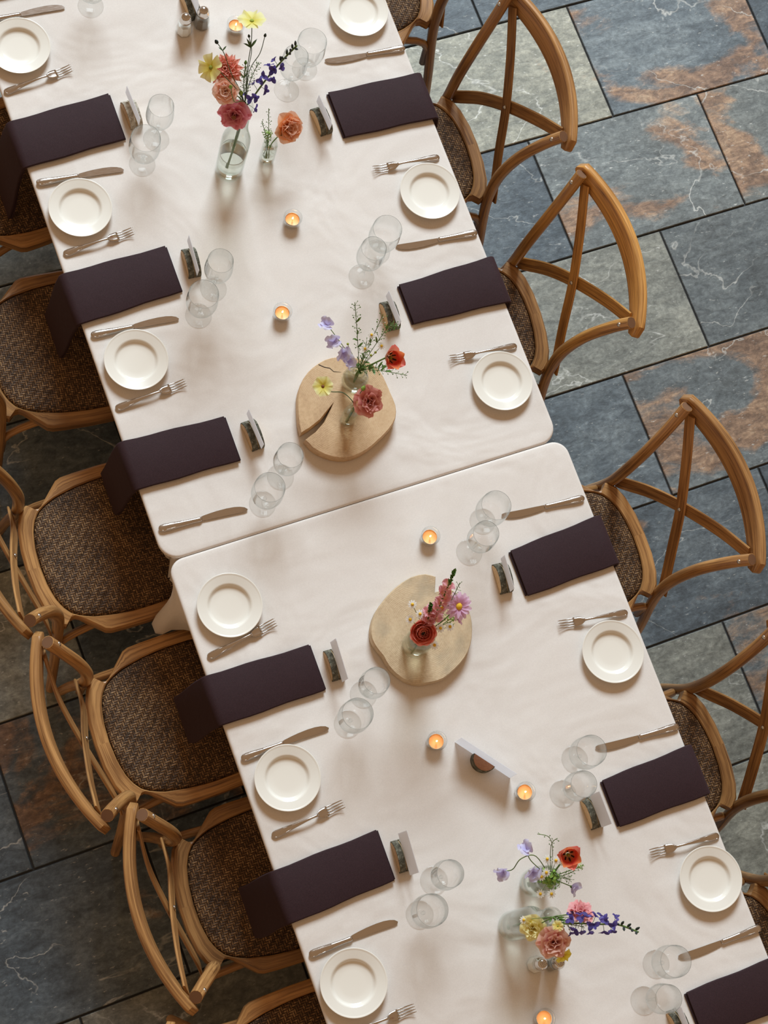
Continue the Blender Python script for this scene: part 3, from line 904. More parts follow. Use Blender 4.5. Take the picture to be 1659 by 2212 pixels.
place(make_knife, [('LT', (-.551, 1.551), (-.318, 1.541)), ('L0', (-.548, 1.068), (-.316, 1.047)), ('L1', (-.544, .626), (-.311, .609)), ('L2', (-.543, .086), (-.319, .071)), ('L3', (-.537, -.528), (-.306, -.523)), ('L4', (-.538, -1.027), (-.301, -1.024)),
                   ('R0', (.545, 1.187), (.312, 1.205)), ('R1', (.543, .614), (.314, .634)), ('R2', (.549, -.172), (.331, -.153)), ('R3', (.560, -.815), (.332, -.798)), ('R4', (.566, -1.356), (.334, -1.352))], 'steel dinner knife')
place(make_fork, [('L0', (-.550, 1.338), (-.355, 1.36)), ('L1', (-.542, .859), (-.348, .870)), ('L2', (-.546, .420), (-.354, .434)), ('L3', (-.533, -.263), (-.338, -.231)), ('L4', (-.528, -.730), (-.332, -.714)), ('L5', (-.532, -1.231), (-.349, -1.231)),
                  ('R0', (.522, .852), (.338, .863)), ('R1', (.530, .278), (.346, .293)), ('R2', (.545, -.495), (.361, -.469)), ('R3', (.553, -1.108), (.371, -1.090))], 'steel dinner fork')

# ------------------------------------------------------------------ napkins folded and hanging over the table edge
def napkin(key, xi, xe, ya_i, yb_i, ya_e, yb_e, hang, ybot_a, ybot_b, xbot, thick=0.0135):
    """xi inner end, xe table edge; ya upper / yb lower long edge at inner end (i) and at table edge (e)"""
    sgn = 1 if xe > 0 else -1
    lb = 'folded aubergine napkin, ' + PL[key]
    t = empty('folded_napkin', lb, 'napkin', (0.5 * (xi + xe), 0.5 * (ya_i + yb_i), TZ), 0, 'aubergine napkins')
    ox, oy = t.location.x, t.location.y
    def layer(name, t0, t1, inset, xin, seed):
        rn = random.Random(seed)
        st = []
        k = 8
        for i in range(k + 1):
            f = i / k
            x = xin + (xe - sgn * 0.004 - xin) * f
            st.append((x, TZ + 0.0, 0.0, 1.0, ya_i + (ya_e - ya_i) * f, yb_i + (yb_e - yb_i) * f))
        r = 0.008
        for i in range(1, 5):
            a = PI / 2 * i / 4
            st.append((xe - sgn * 0.004 + sgn * r * math.sin(a), TZ - r * (1 - math.cos(a)), sgn * math.sin(a), math.cos(a), ya_e, yb_e))
        kh = 8
        xs = xe + sgn * 0.004
        for i in range(1, kh + 1):
            f = i / kh
            wob = 0.006 * math.sin(f * 5 + seed) * f
            st.append((xs + (xbot - xs) * f ** 0.8, TZ - r - hang * f, sgn, 0.12, ya_e + (ybot_a - ya_e) * f + wob * 0.5, yb_e + (ybot_b - yb_e) * f + wob))
        V, F, U = [], [], []
        m = 0
        for (x, z, nx, nz, ya, yb) in st:
            L = math.hypot(nx, nz); nx /= L; nz /= L
            w = ya - yb; mid = 0.5 * (ya + yb); th = t1 - t0
            hw = w / 2 - inset
            sec = rrect(2 * hw, th, th * 0.46, 4)
            m = len(sec)
            for a, b in sec:
                q = (a / hw)
                puff = (0.0030 * (1 - q * q) + 0.0010 * math.sin(x * 31 + q * 2.5 + seed) * (1 - q * q)) * (1 if b > 0 else 0)
                hgt = t0 + th / 2 + b + puff
                V.append((x + nx * hgt - ox, mid + a + 0.0012 * math.sin(x * 40 + (2 if q > 0 else 0) + ox * 50) - oy, z + nz * hgt - TZ))
        n = len(st)
        for i in range(n - 1):
            for k2 in range(m):
                k3 = (k2 + 1) % m
                F.append((i * m + k2, i * m + k3, (i + 1) * m + k3, (i + 1) * m + k2))
        F.append(tuple(range(m))); F.append(tuple(reversed(range((n - 1) * m, n * m))))
        o = mk(name, V, F, M['napkin'], t, True)
        sharp(o, 60)
    h = thick
    layer('under_fold', 0.0006, h * 0.46, 0.0025, xi, 1)
    layer('top_fold', h * 0.46, h, 0.0, xi + sgn * 0.005, 2)
    return t
napkin('L0', -.284, -.5565, 1.262, 1.124, 1.252, 1.113, .255, 1.255, 1.100, -.600)
napkin('L1', -.279, -.5565, .806, .673, .806, .659, .255, .808, .676, -.592)
napkin('L2', -.285, -.5565, .318, .194, .331, .196, .255, .338, .214, -.588)
napkin('L3', -.278, -.5510, -.313, -.434, -.305, -.437, .205, -.303, -.430, -.605)
napkin('L4', -.276, -.5510, -.802, -.931, -.809, -.944, .215, -.815, -.948, -.605)
napkin('LT', -.290, -.5565, 1.735, 1.611, 1.735, 1.611, .20, 1.735, 1.611, -.590)
napkin('R0', .283, .547, 1.112, .971, 1.104, .962, .22, 1.10, .965, .575)
napkin('R1', .275, .547, .530, .412, .537, .400, .22, .535, .405, .575)
napkin('R2', .299, .559, -.244, -.373, -.229, -.367, .22, -.23, -.365, .585)
napkin('R3', .307, .559, -.876, -1.002, -.869, -1.003, .22, -.87, -1.0, .585)
napkin('R4', .313, .559, -1.433, -1.558, -1.433, -1.558, .22, -1.43, -1.555, .585)

# ------------------------------------------------------------------ stemware
def make_wine(label, kind):
    t = empty('wine_glass' if kind == 0 else 'water_goblet', label, 'glass', (0, 0, TZ), 0, 'tall wine glasses' if kind == 0 else 'short water goblets')
    if kind == 0:
        zs, prof = 0.086, [(0.0045, .088), (0.011, .0895), (0.020, .095), (0.029, .106), (0.0345, .120), (0.0365, .136), (0.0362, .152), (0.0350, .170), (0.0332, .1905)]
    else:
        zs, prof = 0.050, [(0.0055, .052), (0.013, .053), (0.024, .058), (0.033, .067), (0.0385, .080), (0.0410, .096), (0.0412, .110), (0.0402, .132), (0.0388, .1526)]
    sp = [(v.x, v.z) for v in spline([(r, 0, z) for r, z in prof], 3)]
    w = 0.0011
    inn = [(max(0.0, r - w), z + (w * 1.5 if i < 6 else 0)) for i, (r, z) in enumerate(sp)]
    top = sp[-1]
    loop = [(0.0, sp[0][1])] + sp + [(top[0] - w * 0.5, top[1] + 0.0006)] + list(reversed(inn)) + [(0.0, inn[0][1] + 0.0006)]
    lathe('bowl', loop, M['glass'], t, 40)
    lathe('stem', [(0.0052, zs + 0.0015), (0.0042, zs - .008), (0.0036, zs * .6), (0.0038, zs * .35), (0.0052, .016), (0.0085, .0085)], M['glass'], t, 14)
    lathe('foot', [(0.0085, .0085), (0.016, .0050), (0.028, .0032), (0.0338, .0026), (0.0346, .0016), (0.0338, .0006), (0.0, .0006)], M['glass'], t, 40)
    return t
G0 = [('L0', -.205, 1.108), ('L1', -.198, .661), ('L2', -.201, .125), ('L3', -.191, -.473), ('L4', -.184, -.963), ('R0', .182, 1.152), ('R1', .193, .584), ('R2', .201, -.213), ('R3', .205, -.874), ('R4', .211, -1.414)]
G1 = [('L0', -.264, 1.049), ('L1', -.260, .601), ('L2', -.269, .071), ('L3', -.255, -.530), ('L4', -.247, -1.028), ('R0', .252, 1.201), ('R1', .259, .639), ('R2', .265, -.146), ('R3', .267, -.803), ('R4', .274, -1.344), ('LT', -.250, 1.527)]
for kind, lst, nm in ((0, G0, 'tall stemmed wine glass, '), (1, G1, 'short stemmed water goblet, ')):
    first = None
    for k, x, y in lst:
        if first is None: first = make_wine(nm + PL[k], kind); first.location = (x, y, TZ)
        else: dup(first, (x, y, TZ), 0, nm + PL[k])

# ------------------------------------------------------------------ half-log place card holders with cards
def make_holder(label, bark):
    t = empty('place_card_holder', label, 'card holder', (0, 0, TZ), 0, 'half-log card holders')
    R, T, n = 0.041, 0.035, 20
    rn = random.Random(4)
    rad = [R * (1 + rn.uniform(-.03, .03)) for _ in range(n + 1)]
    pr = [(rad[k] * math.cos(PI * k / n), 0.001 + 0.93 * rad[k] * math.sin(PI * k / n)) for k in range(n + 1)]
    ip = [(a * 0.93, 0.001 + (b - 0.001) * 0.93) for a, b in pr]
    V, F = [], []
    for x in (-T / 2, T / 2):
        V += [(x, a, b) for a, b in ip]
    F.append(tuple(reversed(range(n + 1)))); F.append(tuple(range(n + 1, 2 * n + 2)))
    for k in range(n): F.append((k, k + 1, n + 2 + k, n + 1 + k))
    F.append((0, n + 1, 2 * n + 1, n))
    mk('wood', V, F, M['cutwood'], t, False)
    V, F = [], []
    e = T / 2 - 0.0004
    for x, L in ((-e, ip), (-e, pr), (-0.0014, pr), (-0.0014, ip), (0.0014, ip), (0.0014, pr), (e, pr), (e, ip)):
        V += [(x, a * 1.001, b + 0.0004) for a, b in L]
    for r in (0, 1, 2, 4, 5, 6):
        for k in range(n): F.append((r * (n + 1) + k, r * (n + 1) + k + 1, (r + 1) * (n + 1) + k + 1, (r + 1) * (n + 1) + k))
    sharp(mk('bark', V, F, M[bark], t, True), 40)
    return t
HL = [('L0', -.247, 1.190, 2), ('L1', -.232, .744, -4), ('L2', -.234, .250, 3), ('L3', -.237, -.380, -3), ('L4', -.241, -.881, -4), ('R0', .241, 1.038, 3), ('R1', .226, .456, -3), ('R2', .258, -.306, -5), ('R3', .257, -.944, 0), ('R4', .269, -1.500, 0)]
hold = {}
for k, x, y, dg in HL + [('X', .009, 1.455, 2), ('B', -.200, -1.405, -6)]:
    bark = 'birch' if k == 'L0' else 'bark'
    lb = ('half-log card holder, ' + PL[k]) if k in PL else ('half-log card holder standing behind the salt and pepper pair at the top' if k == 'X' else 'half-log card holder just past the bottom edge')
    if bark not in hold:
        hold[bark] = make_holder(lb, bark); o = hold[bark]; o.location = (x, y, TZ); o.rotation_euler = (0, 0, math.radians(dg))
    else: dup(hold[bark], (x, y, TZ), math.radians(dg), lb)
def card(name, label, x, y, z, deg, L, H, lean=0.0, curve=0.0, T=0.0006):
    V, F = [], []
    n = 8
    for i in range(n + 1):
        u = -L / 2 + L * i / n
        for zz in (0, H):
            xx = curve * (2 * u / L) ** 2 + lean * zz
            V += [(xx - T, u, zz), (xx + T, u, zz)]
    for i in range(n):
        a, b = i * 4, i * 4 + 4
        F += [(a, b, b + 2, a + 2), (a + 1, a + 3, b + 3, b + 1), (a + 2, b + 2, b + 3, a + 3), (a, a + 1, b + 1, b)]
    F += [(0, 2, 3, 1), (n * 4, n * 4 + 1, n * 4 + 3, n * 4 + 2)]
    o = mk(name, V, F, M['paper'], None, False, None, (x, y, z), (0, 0, math.radians(deg)))
    return tag(o, label, 'card', 'white place cards')
CD = {'L0': (6, .10), 'L1': (10, .10), 'L2': (8, .10), 'L3': (9, .105), 'L4': (1, .105), 'R0': (6, .09), 'R1': (9, .09), 'R2': (10, .09), 'R3': (0, .085), 'R4': (6, .09)}
for k, x, y, dg in HL:
    dd, L = CD[k]
    lean = {'L3': .25, 'L4': .42, 'R3': .45}.get(k, 0.05)
    card('place_card', 'blank white place card in its half-log, ' + PL[k], x, y, TZ + 0.0385, dg + (4 if k in ('R1',) else 0), L, 0.036, lean, 0.0)
card('place_card', 'blank white card standing behind the salt and pepper pair at the top', .009, 1.455, TZ + 0.0385, 2, 0.09, 0.055)
card('place_card', 'blank white card whose tip shows at the bottom edge', -.200, -1.405, TZ + 0.0385, -4, 0.10, 0.055)

# table number stand: upright card against a half-round block
def number_stand():
    t = empty('table_card_stand', 'half-round reddish wood block propping the large blank card', 'card holder', (.036, -.731, TZ), math.atan2(-.121, .094))
    R, H, n = 0.031, 0.030, 18
    pr = [(R * math.cos(PI + PI * k / n), R * 0.92 * math.sin(PI + PI * k / n)) for k in range(n + 1)]
    V = [(a * .93, b * .93, 0.0005) for a, b in pr] + [(a * .93, b * .93, H) for a, b in pr]
    F = [tuple(reversed(range(n + 1))), tuple(range(n + 1, 2 * n + 2)), (0, n, 2 * n + 1, n + 1)]
    mk('wood', V, F, M['redcut'], t, False)
    V, F = [], []
    for z, s in ((0.0003, .93), (0.0003, 1.0), (H - 0.0004, 1.0), (H - 0.0004, .93)):
        V += [(a * s, b * s, z) for a, b in pr]
    for r in range(3):
        for k in range(n): F.append((r * (n + 1) + k, (r + 1) * (n + 1) + k, (r + 1) * (n + 1) + k + 1, r * (n + 1) + k + 1))
    mk('bark', V, F, M['bark'], t, True)
number_stand()
o = card('table_card', 'large blank white card standing in the middle of the table', .0385, -.7275, TZ + 0.0005, math.degrees(math.atan2(-.121, .094)) - 90, .165, .074)
del o['group']

# ------------------------------------------------------------------ tealights
def make_tealight(label):
    t = empty('tealight', label, 'candle', (0, 0, TZ), 0, 'lit tealights in ribbed glass cups')
    rf = lambda a, i: 1 + (0.022 * math.cos(22 * a) if 2 <= i <= 5 else 0)
    lathe('glass_cup', [(0.0, .0008), (0.0195, .0008), (0.0218, .003), (0.0228, .012), (0.0238, .024), (0.0246, .033), (0.0252, .0365), (0.0246, .0375), (0.0226, .0365), (0.0212, .024), (0.0202, .010), (0.0, .0085)], M['votive'], t, 88, rfun=rf)
    lathe('tin', [(0.0192, .009), (0.0194, .0245), (0.0190, .0248), (0.0188, .0225)], M['tin'], t, 32)
    lathe('wax', [(0.0186, .0095), (0.0188, .0228), (0.0176, .0222), (0.004, .0215), (0.0, .0215)], M['wax'], t, 32)
    lathe('wick', [(0.0007, .021), (0.0007, .0265), (0.0, .027)], M['wick'], t, 6)
    lathe('flame', [(0.0004, .0245), (0.0019, .0275), (0.0022, .0300), (0.0014, .0350), (0.0, .0410)], M['flame'], t, 10)
    return t
TL = [(.105, 1.360, 'lit tealight beside the tall bouquet, nearest the top edge'), (.063, .781, 'lit tealight below the small square vase, upper of two close together'), (-.052, .539, 'lit tealight just above the cracked wood slice'),
      (.109, -.148, 'lit tealight between the table gap and the pale wood slice'), (-.063, -.647, 'lit tealight to the left of the large standing card'), (.106, -.839, 'lit tealight to the right of the large standing card'), (-.050, -1.365, 'lit tealight cut off by the bottom edge')]
tl0 = None
for x, y, lb in TL:
    if tl0 is None: tl0 = make_tealight(lb); tl0.location = (x, y, TZ)
    else: dup(tl0, (x, y, TZ), random.uniform(0, 1), lb)
    d = bpy.data.lights.new('candle_glow', 'POINT'); d.energy = 0.010; d.color = (1.0, 0.60, 0.30); d.shadow_soft_size = 0.004
    lo = bpy.data.objects.new('candle_glow', d); C.objects.link(lo); lo.location = (x, y, TZ + 0.036)

# ------------------------------------------------------------------ wood slices
def wood_slice(name, label, poly, th, mat):
    cx = sum(p[0] for p in poly) / len(poly); cy = sum(p[1] for p in poly) / len(poly)
    t = empty(name, label, 'wood slice', (cx, cy, TZ), 0, 'round wood slices')
    P = [(x - cx, y - cy) for x, y in poly]
    area2 = sum(P[i][0] * P[(i + 1) % len(P)][1] - P[(i + 1) % len(P)][0] * P[i][1] for i in range(len(P)))
    if area2 < 0: P.reverse()
    n = len(P)
    def ins(d):
        out = []
        for i in range(n):
            a, b, c = Vector(P[i - 1]), Vector(P[i]), Vector(P[(i + 1) % n])
            e1 = (b - a).normalized(); e2 = (c - b).normalized()
            nn = Vector((-e1.y - e2.y, e1.x + e2.x))
            if nn.length < 1e-6: nn = Vector((-e1.y, e1.x))
            nn.normalize(); out.append((b.x + nn.x * d, b.y + nn.y * d))
        return out
    L = [(ins(.003), 0.0005), (ins(-.0015), .003), (ins(-.002), th * .5), (ins(-.0005), th - .002), (ins(.0012), th)]
    V = [(x, y, z) for l, z in L for x, y in l]; F = []
    for r in range(len(L) - 1):
        for k in range(n): F.append((r * n + k, r * n + (k + 1) % n, (r + 1) * n + (k + 1) % n, (r + 1) * n + k))
    F.append(tuple(range((len(L) - 1) * n, len(L) * n))); F.append(tuple(reversed(range(n))))
    sharp(mk('wood_body', V, F, mat, t, True), 35)
    return t
def smooth_poly(pts, keep):
    out = []
    n = len(pts)
    for i in range(n):
        a, b = pts[i], pts[(i + 1) % n]
        out.append(a)
        if i in keep or (i + 1) % n in keep: out.append(((a[0] + b[0]) / 2 + random.uniform(-.0006, .0006), (a[1] + b[1]) / 2 + random.uniform(-.0006, .0006))); continue
        p0, p3 = pts[i - 1], pts[(i + 2) % n]
        out.append(tuple(-p0[j] / 16 + 9 * a[j] / 16 + 9 * b[j] / 16 - p3[j] / 16 for j in (0, 1)))
    return out
S1 = [(-0.101, 0.284), (-0.086, 0.319), (-0.058, 0.351), (-0.029, 0.369), (0.009, 0.38), (0.043, 0.378), (0.073, 0.369), (0.110, 0.348), (0.136, 0.315), (0.142, 0.273), (0.143, 0.246), (0.144, 0.209), (0.132, 0.177), (0.106, 0.154), (0.074, 0.137), (0.032, 0.119), (-0.01, 0.112), (-0.046, 0.119), (-0.078, 0.138), (-0.103, 0.165), (-0.114, 0.19), (-0.081, 0.202), (-0.047, 0.223), (-0.009, 0.264), (-0.058, 0.231), (-0.094, 0.217), (-0.118, 0.211), (-0.114, 0.239)]
sl1 = wood_slice('wood_slice', 'tan round wood slice split by a wide crack, holding two small vases', smooth_poly(S1, (20, 21, 22, 23, 24, 25, 26)), 0.035, M['slice1'])
cr = [Vector((p[0] - sl1.location.x, p[1] - sl1.location.y, 0.0351)) for p in ((-.012, .373), (.000, .362), (.013, .355), (.020, .343), (.038, .336))]
sweep('hairline_crack', cr, rrect(0.0022, 0.0010, 0.0003, 2), M['hole'], sl1, up=(0, 0, 1), scale=[1, 1, .9, .8, .3])
S2 = [(0.084, -0.252), (0.062, -0.238), (0.023, -0.234), (-0.023, -0.247), (-0.061, -0.267), (-0.096, -0.292), (-0.116, -0.317), (-0.126, -0.339), (-0.128, -0.359), (-0.124, -0.38), (-0.116, -0.403), (-0.112, -0.428), (-0.101, -0.454), (-0.079, -0.483), (-0.053, -0.498), (-0.023, -0.503), (0.009, -0.504), (0.046, -0.491), (0.082, -0.471), (0.108, -0.444), (0.125, -0.411), (0.134, -0.378), (0.133, -0.347), (0.126, -0.315), (0.107, -0.292), (0.067, -0.290)]
wood_slice('wood_slice', 'pale round wood slice holding the vase with the lilac daisy', smooth_poly(S2, (0, 24, 25)), 0.030, M['slice2'])

# ------------------------------------------------------------------ salt and pepper shakers
def make_shaker(label, fill, loc, rz):
    t = empty('salt_shaker' if fill == 'salt' else 'pepper_shaker', label, 'shaker', loc, rz, 'glass shakers')
    lathe('glass_body', [(0.0, .0006), (0.0205, .0006), (0.0225, .004), (0.0225, .012), (0.0190, .040), (0.0175, .052), (0.0140, .058)], M['votive'], t, 8, smooth=False)
    lathe('filling', [(0.0, .003), (0.0195, .0035), (0.0200, .012), (0.0175, .040), (0.0, .041)], M[fill], t, 8, smooth=False)
    cp = lathe('cap', [(0.0150, .056), (0.0165, .059), (0.0165, .066), (0.0158, .069), (0.0142, .0715), (0.0138, .077), (0.0105, .0822), (0.0052, .0850), (0.0, .0855)], M['chrome'], t, 28)
    geos = []
    for r, n in ((0.0, 1), (0.0036, 6), (0.0072, 11)):
        for k in range(n):
            a = 2 * PI * k / n
            z = 0.0857 - 0.40 * (r ** 2) / 0.0138 + (0.0006 if r > .006 else 0)
            V = [(r * math.cos(a) + .0009 * math.cos(b * PI / 3), r * math.sin(a) + .0009 * math.sin(b * PI / 3), z + 0.0004) for b in range(6)]
            geos.append((V, [tuple(range(6))], [[(0, 0)] * 6]))
    V, F, U = join(geos)
    h = mk('holes', V, F, M['hole'], cp, False, U); h['kind'] = 'stuff'
    return t
make_shaker('glass shaker with white salt, beside the yellow flower at the bottom bouquet', 'salt', (-.020, -1.240, TZ), .3)
make_shaker('glass pepper shaker half hidden by a yellow flower at the bottom', 'pepper', (.0215, -1.252, TZ), .1)
make_shaker('glass shaker with white salt near the top edge', 'salt', (-.032, 1.391, TZ), .2)
make_shaker('glass shaker with grey pepper near the top edge', 'pepper', (.021, 1.398, TZ), .5)

# ------------------------------------------------------------------ vases
def vase(name, label, loc, prof, level, seg=40, rfun=None, wall=0.0022, square=False):
    t = empty(name, label, 'vase', loc, 0.0, 'glass bud vases')
    pr = [(v.x, v.z) for v in spline([(r, 0, z) for r, z in prof], 4)]
    inn = [(max(0.001, r - wall), z) for r, z in pr if z > 0.008]
    loop = [(0.0, 0.0008)] + [(r, z + 0.0008) for r, z in pr] + list(reversed(inn)) + [(0.0, 0.0085)]
    lathe('glass', loop, M['vase'], t, seg, rfun=rfun, smooth=not square)
    def r_at(z):
        for (r1, z1), (r2, z2) in zip(pr, pr[1:]):
            if z1 <= z <= z2: return r1 + (r2 - r1) * (z - z1) / max(1e-6, z2 - z1)
        return pr[-1][0]
    wz = [0.009 + (level - 0.009) * k / 8 for k in range(9)]
    wp = [(0.0, 0.009)] + [(max(.001, r_at(z) - wall - 0.0006), z) for z in wz] + [(0.0, level)]
    lathe('water', wp, M['water'], t, seg, rfun=rfun, smooth=not square)
    return t
TALL = [(.032, 0.0), (.0365, .004), (.0372, .02), (.0378, .10), (.0380, .16), (.0362, .195), (.029, .225), (.0235, .255), (.0215, .29), (.0212, .34), (.0225, .355), (.0240, .362), (.0235, .372)]
sq = lambda a, i: 1.0 / max(abs(math.cos(a)), abs(math.sin(a)))
vase('glass_bottle', 'tall glass bottle holding the pink and coral bouquet at the top', (-.048, .970, TZ), TALL, .115)
vase('bud_vase', 'small square glass vase holding an apricot rose', (.060, .973, TZ), [(.0150, 0), (.0180, .003), (.0185, .02), (.0185, .07), (.0178, .085), (.0180, .098)], .055, seg=32, rfun=lambda a, i: min(1.16, 1.0 / max(abs(math.cos(a + .25)), abs(math.sin(a + .25)))))
vase('glass_jar', 'round ribbed glass jar of sweet peas and tulip on the cracked slice', (.057, .297, TZ + .035), [(.022, 0), (.029, .004), (.0345, .022), (.0345, .045), (.029, .065), (.020, .078), (.0165, .088), (.0175, .098), (.0195, .104)], .05, rfun=lambda a, i: 1 + 0.012 * math.cos(16 * a))
vase('bud_vase', 'small glass bottle holding the yellow and coral blooms on the cracked slice', (.007, .207, TZ + .035), [(.0165, 0), (.0190, .004), (.0195, .02), (.0195, .065), (.0165, .085), (.0120, .098), (.0112, .108), (.0128, .112), (.0125, .124)], .06)
vase('glass_jar', 'wide glass jar on the pale wood slice', (-.031, -.402, TZ + .030), [(.028, 0), (.0335, .004), (.0345, .02), (.0345, .085), (.0310, .108), (.0255, .122), (.0245, .136), (.0265, .146)], .07)
vase('glass_jar', 'round glass jar of sweet peas and flame tulip at the bottom', (.048, -1.055, TZ), [(.026, 0), (.034, .006), (.0370, .03), (.0372, .08), (.0345, .112), (.0300, .135), (.0300, .15), (.0315, .16)], .10)
vase('glass_bottle', 'tall glass bottle holding the violet spike bouquet at the bottom', (-.039, -1.134, TZ), TALL, .115)

# ------------------------------------------------------------------ flowers
def petal_mesh(name, mat, L, Wd, th0, th1, cup=0.0, ruff=0.0, shape='round', ns=7, nt=6, ph=0.0, notch=0.0):
    V, F, U = [], [], []
    x = z = 0.0
    for i in range(ns + 1):
        s = i / ns
        th = th0 + (th1 - th0) * s
        if i: x += L / ns * math.cos(th); z += L / ns * math.sin(th)
        if shape == 'round': w = Wd * math.sin(PI * min(0.93, 0.10 + 0.80 * s ** 0.8)) ** 0.75
        elif shape == 'thin': w = Wd * (0.35 + 0.65 * math.sin(PI * min(.95, .15 + .72 * s)))
        elif shape == 'point': w = Wd * math.sin(PI * (0.06 + 0.93 * s)) ** 0.9
        else: w = Wd * (0.25 + 0.75 * s ** 0.7) * (1 if s < .9 else .93)
        for j in range(nt + 1):
            t = 2 * j / nt - 1
            nrm = (-math.sin(th), math.cos(th))
            h = cup * w * t * t + ruff * s ** 2 * math.sin(5.2 * t + ph) + ruff * 0.5 * s ** 3 * math.sin(11 * t + 2 * ph)
            ln = -notch * L * s ** 4 * (1 - abs(t)) - 0.10 * L * s ** 3 * t * t
            V.append((x + nrm[0] * h + math.cos(th) * ln, w * t, z + nrm[1] * h + math.sin(th) * ln))
    m = nt + 1
    for i in range(ns):
        for j in range(nt):
            F.append((i * m + j, (i + 1) * m + j, (i + 1) * m + j + 1, i * m + j + 1))
            U.append([(i / ns, j / nt), ((i + 1) / ns, j / nt), ((i + 1) / ns, (j + 1) / nt), (i / ns, (j + 1) / nt)])
    me = bpy.data.meshes.new(name); me.from_pydata(V, [], F)
    l = me.uv_layers.new(name='UVMap'); l.data.foreach_set('uv', [c for u in U for p in u for c in p])
    me.polygons.foreach_set('use_smooth', [True] * len(F)); me.materials.append(mat); me.update()
    return me

def face_quat(d): return Vector(d).normalized().to_track_quat('Z', 'Y')

class Flower:
    def __init__(s, name, label, base, head, facing=(0, 0, 1), via=None, stem='stem', r=0.0016, group=None):
        s.o = empty(name, label, 'flower', base, 0.0, group)
        s.base = Vector(base); s.h = Vector(head) - s.base; s.q = face_quat(facing)
        s.dir = Vector(facing).normalized()
        end = s.h - s.dir * 0.004
        pts = [Vector((0, 0, 0))]
        if via: pts += [Vector(v) - s.base for v in via]
        else: pts.append(end * 0.5 + Vector((0, 0, 0.012)) - s.dir * 0.015)
        pts += [end]
        s.pts = spline(pts, 6)
        sweep('stem', s.pts, circ(r, 6), M[stem], s.o)
    def petals(s, me, n, a0=0.0, zoff=0.0, r0=0.0, jit=0.0, tilt=0.0):
        for k in range(n):
            a = a0 + 2 * PI * k / n + random.uniform(-jit, jit)
            q = s.q @ Quaternion((0, 0, 1), a) @ Quaternion((0, 1, 0), random.uniform(-tilt, tilt))
            inst('petal', me, s.o, s.h + s.q @ Vector((r0 * math.cos(a), r0 * math.sin(a), zoff)), q)
    def ball(s, name, r, mat, zoff=0.0, flat=0.6, seg=12):
        pr = [(r * math.sin(PI * k / 6), r * flat * -math.cos(PI * k / 6)) for k in range(7)]
        V, F, U = lathe_geo(pr, seg)
        me = mk(name, V, F, M[mat], s.o, True, U, s.h + s.dir * zoff, s.q)
        return me
    def calyx(s, r):
        V, F, U = lathe_geo([(0.001, -r * .9), (r * .5, -r * .6), (r * .62, -r * .2), (r * .5, 0)], 10)
        mk('calyx', V, F, M['leaf'], s.o, True, U, s.h, s.q)
    def leaf(s, f, d, L, W, mat='leaf'):
        p = s.pts[int(f * (len(s.pts) - 1))]
        me = petal_mesh('leaf', M[mat], L, W, 0.3, -0.3, 0.3, 0, 'point', 6, 4)
        inst('leaf', me, s.o, p, Vector(d).normalized().to_track_quat('X', 'Z'))

LAYERS = {'liz': [(3, .26, 1.55, 1.35, .60), (4, .46, 1.35, 1.0, .80), (5, .68, 1.05, .50, .90), (5, .88, .65, .05, .92), (6, 1.02, .30, -.25, .92)],
          'dahlia': [(6, .30, 1.4, 1.0, .22), (9, .46, 1.2, .7, .24), (11, .62, 1.0, .45, .25), (13, .78, .75, .20, .25), (14, .92, .5, -.05, .25), (15, 1.02, .25, -.30, .25)],
          'rose': [(3, .24, 1.6, 1.35, .80), (4, .42, 1.5, 1.1, .85), (5, .62, 1.25, .75, .80), (6, .84, .95, .25, .72), (6, 1.04, .55, -.25, .70)],
          'ranun': [(5, .42, 1.0, 2.1, .40), (6, .58, .80, 2.05, .52), (8, .76, .55, 1.95, .62), (9, .95, .35, 1.80, .72), (10, 1.14, .15, 1.60, .78), (11, 1.30, .0, 1.35, .82), (11, 1.42, -.1, 1.05, .84)]}
def bloom(fl, kind, R, mat, ruff=0.06):
    L = LAYERS[kind]
    for k, (n, l, t0, t1, w) in enumerate(L):
        sh = 'point' if kind == 'dahlia' else 'fan' if kind in ('liz',) else 'round'
        me = petal_mesh('petal', M[mat], R * l, R * w * (0.75 if sh == 'fan' else 0.9), t0, t1, 0.25 if kind != 'dahlia' else .5, R * ruff, sh, 6, 6, k * 1.3)
        fl.petals(me, n, k * 0.7, -R * 0.10 * k * 0.5 + R * 0.05, R * 0.03, 0.12, 0.08)
    fl.calyx(R * 0.45)

G_TOP = 'flowers in the tall bottle at the top'; G_BOT = 'flowers in the tall bottle at the bottom'
G_J1 = 'flowers in the jar on the cracked slice'; G_V2 = 'flowers in the small bottle on the cracked slice'; G_J3 = 'flowers in the jar on the pale slice'; G_J4 = 'flowers in the round jar at the bottom'
TOC = Vector((-1.2, -1.9, 4.3)).normalized()      # a leaning upward direction many heads share
def toc(p): return (Vector((-1.231, -0.9686, 5.388)) - Vector(p)).normalized()
def mixv(a, b, f): return (Vector(a) * (1 - f) + Vector(b) * f).normalized()

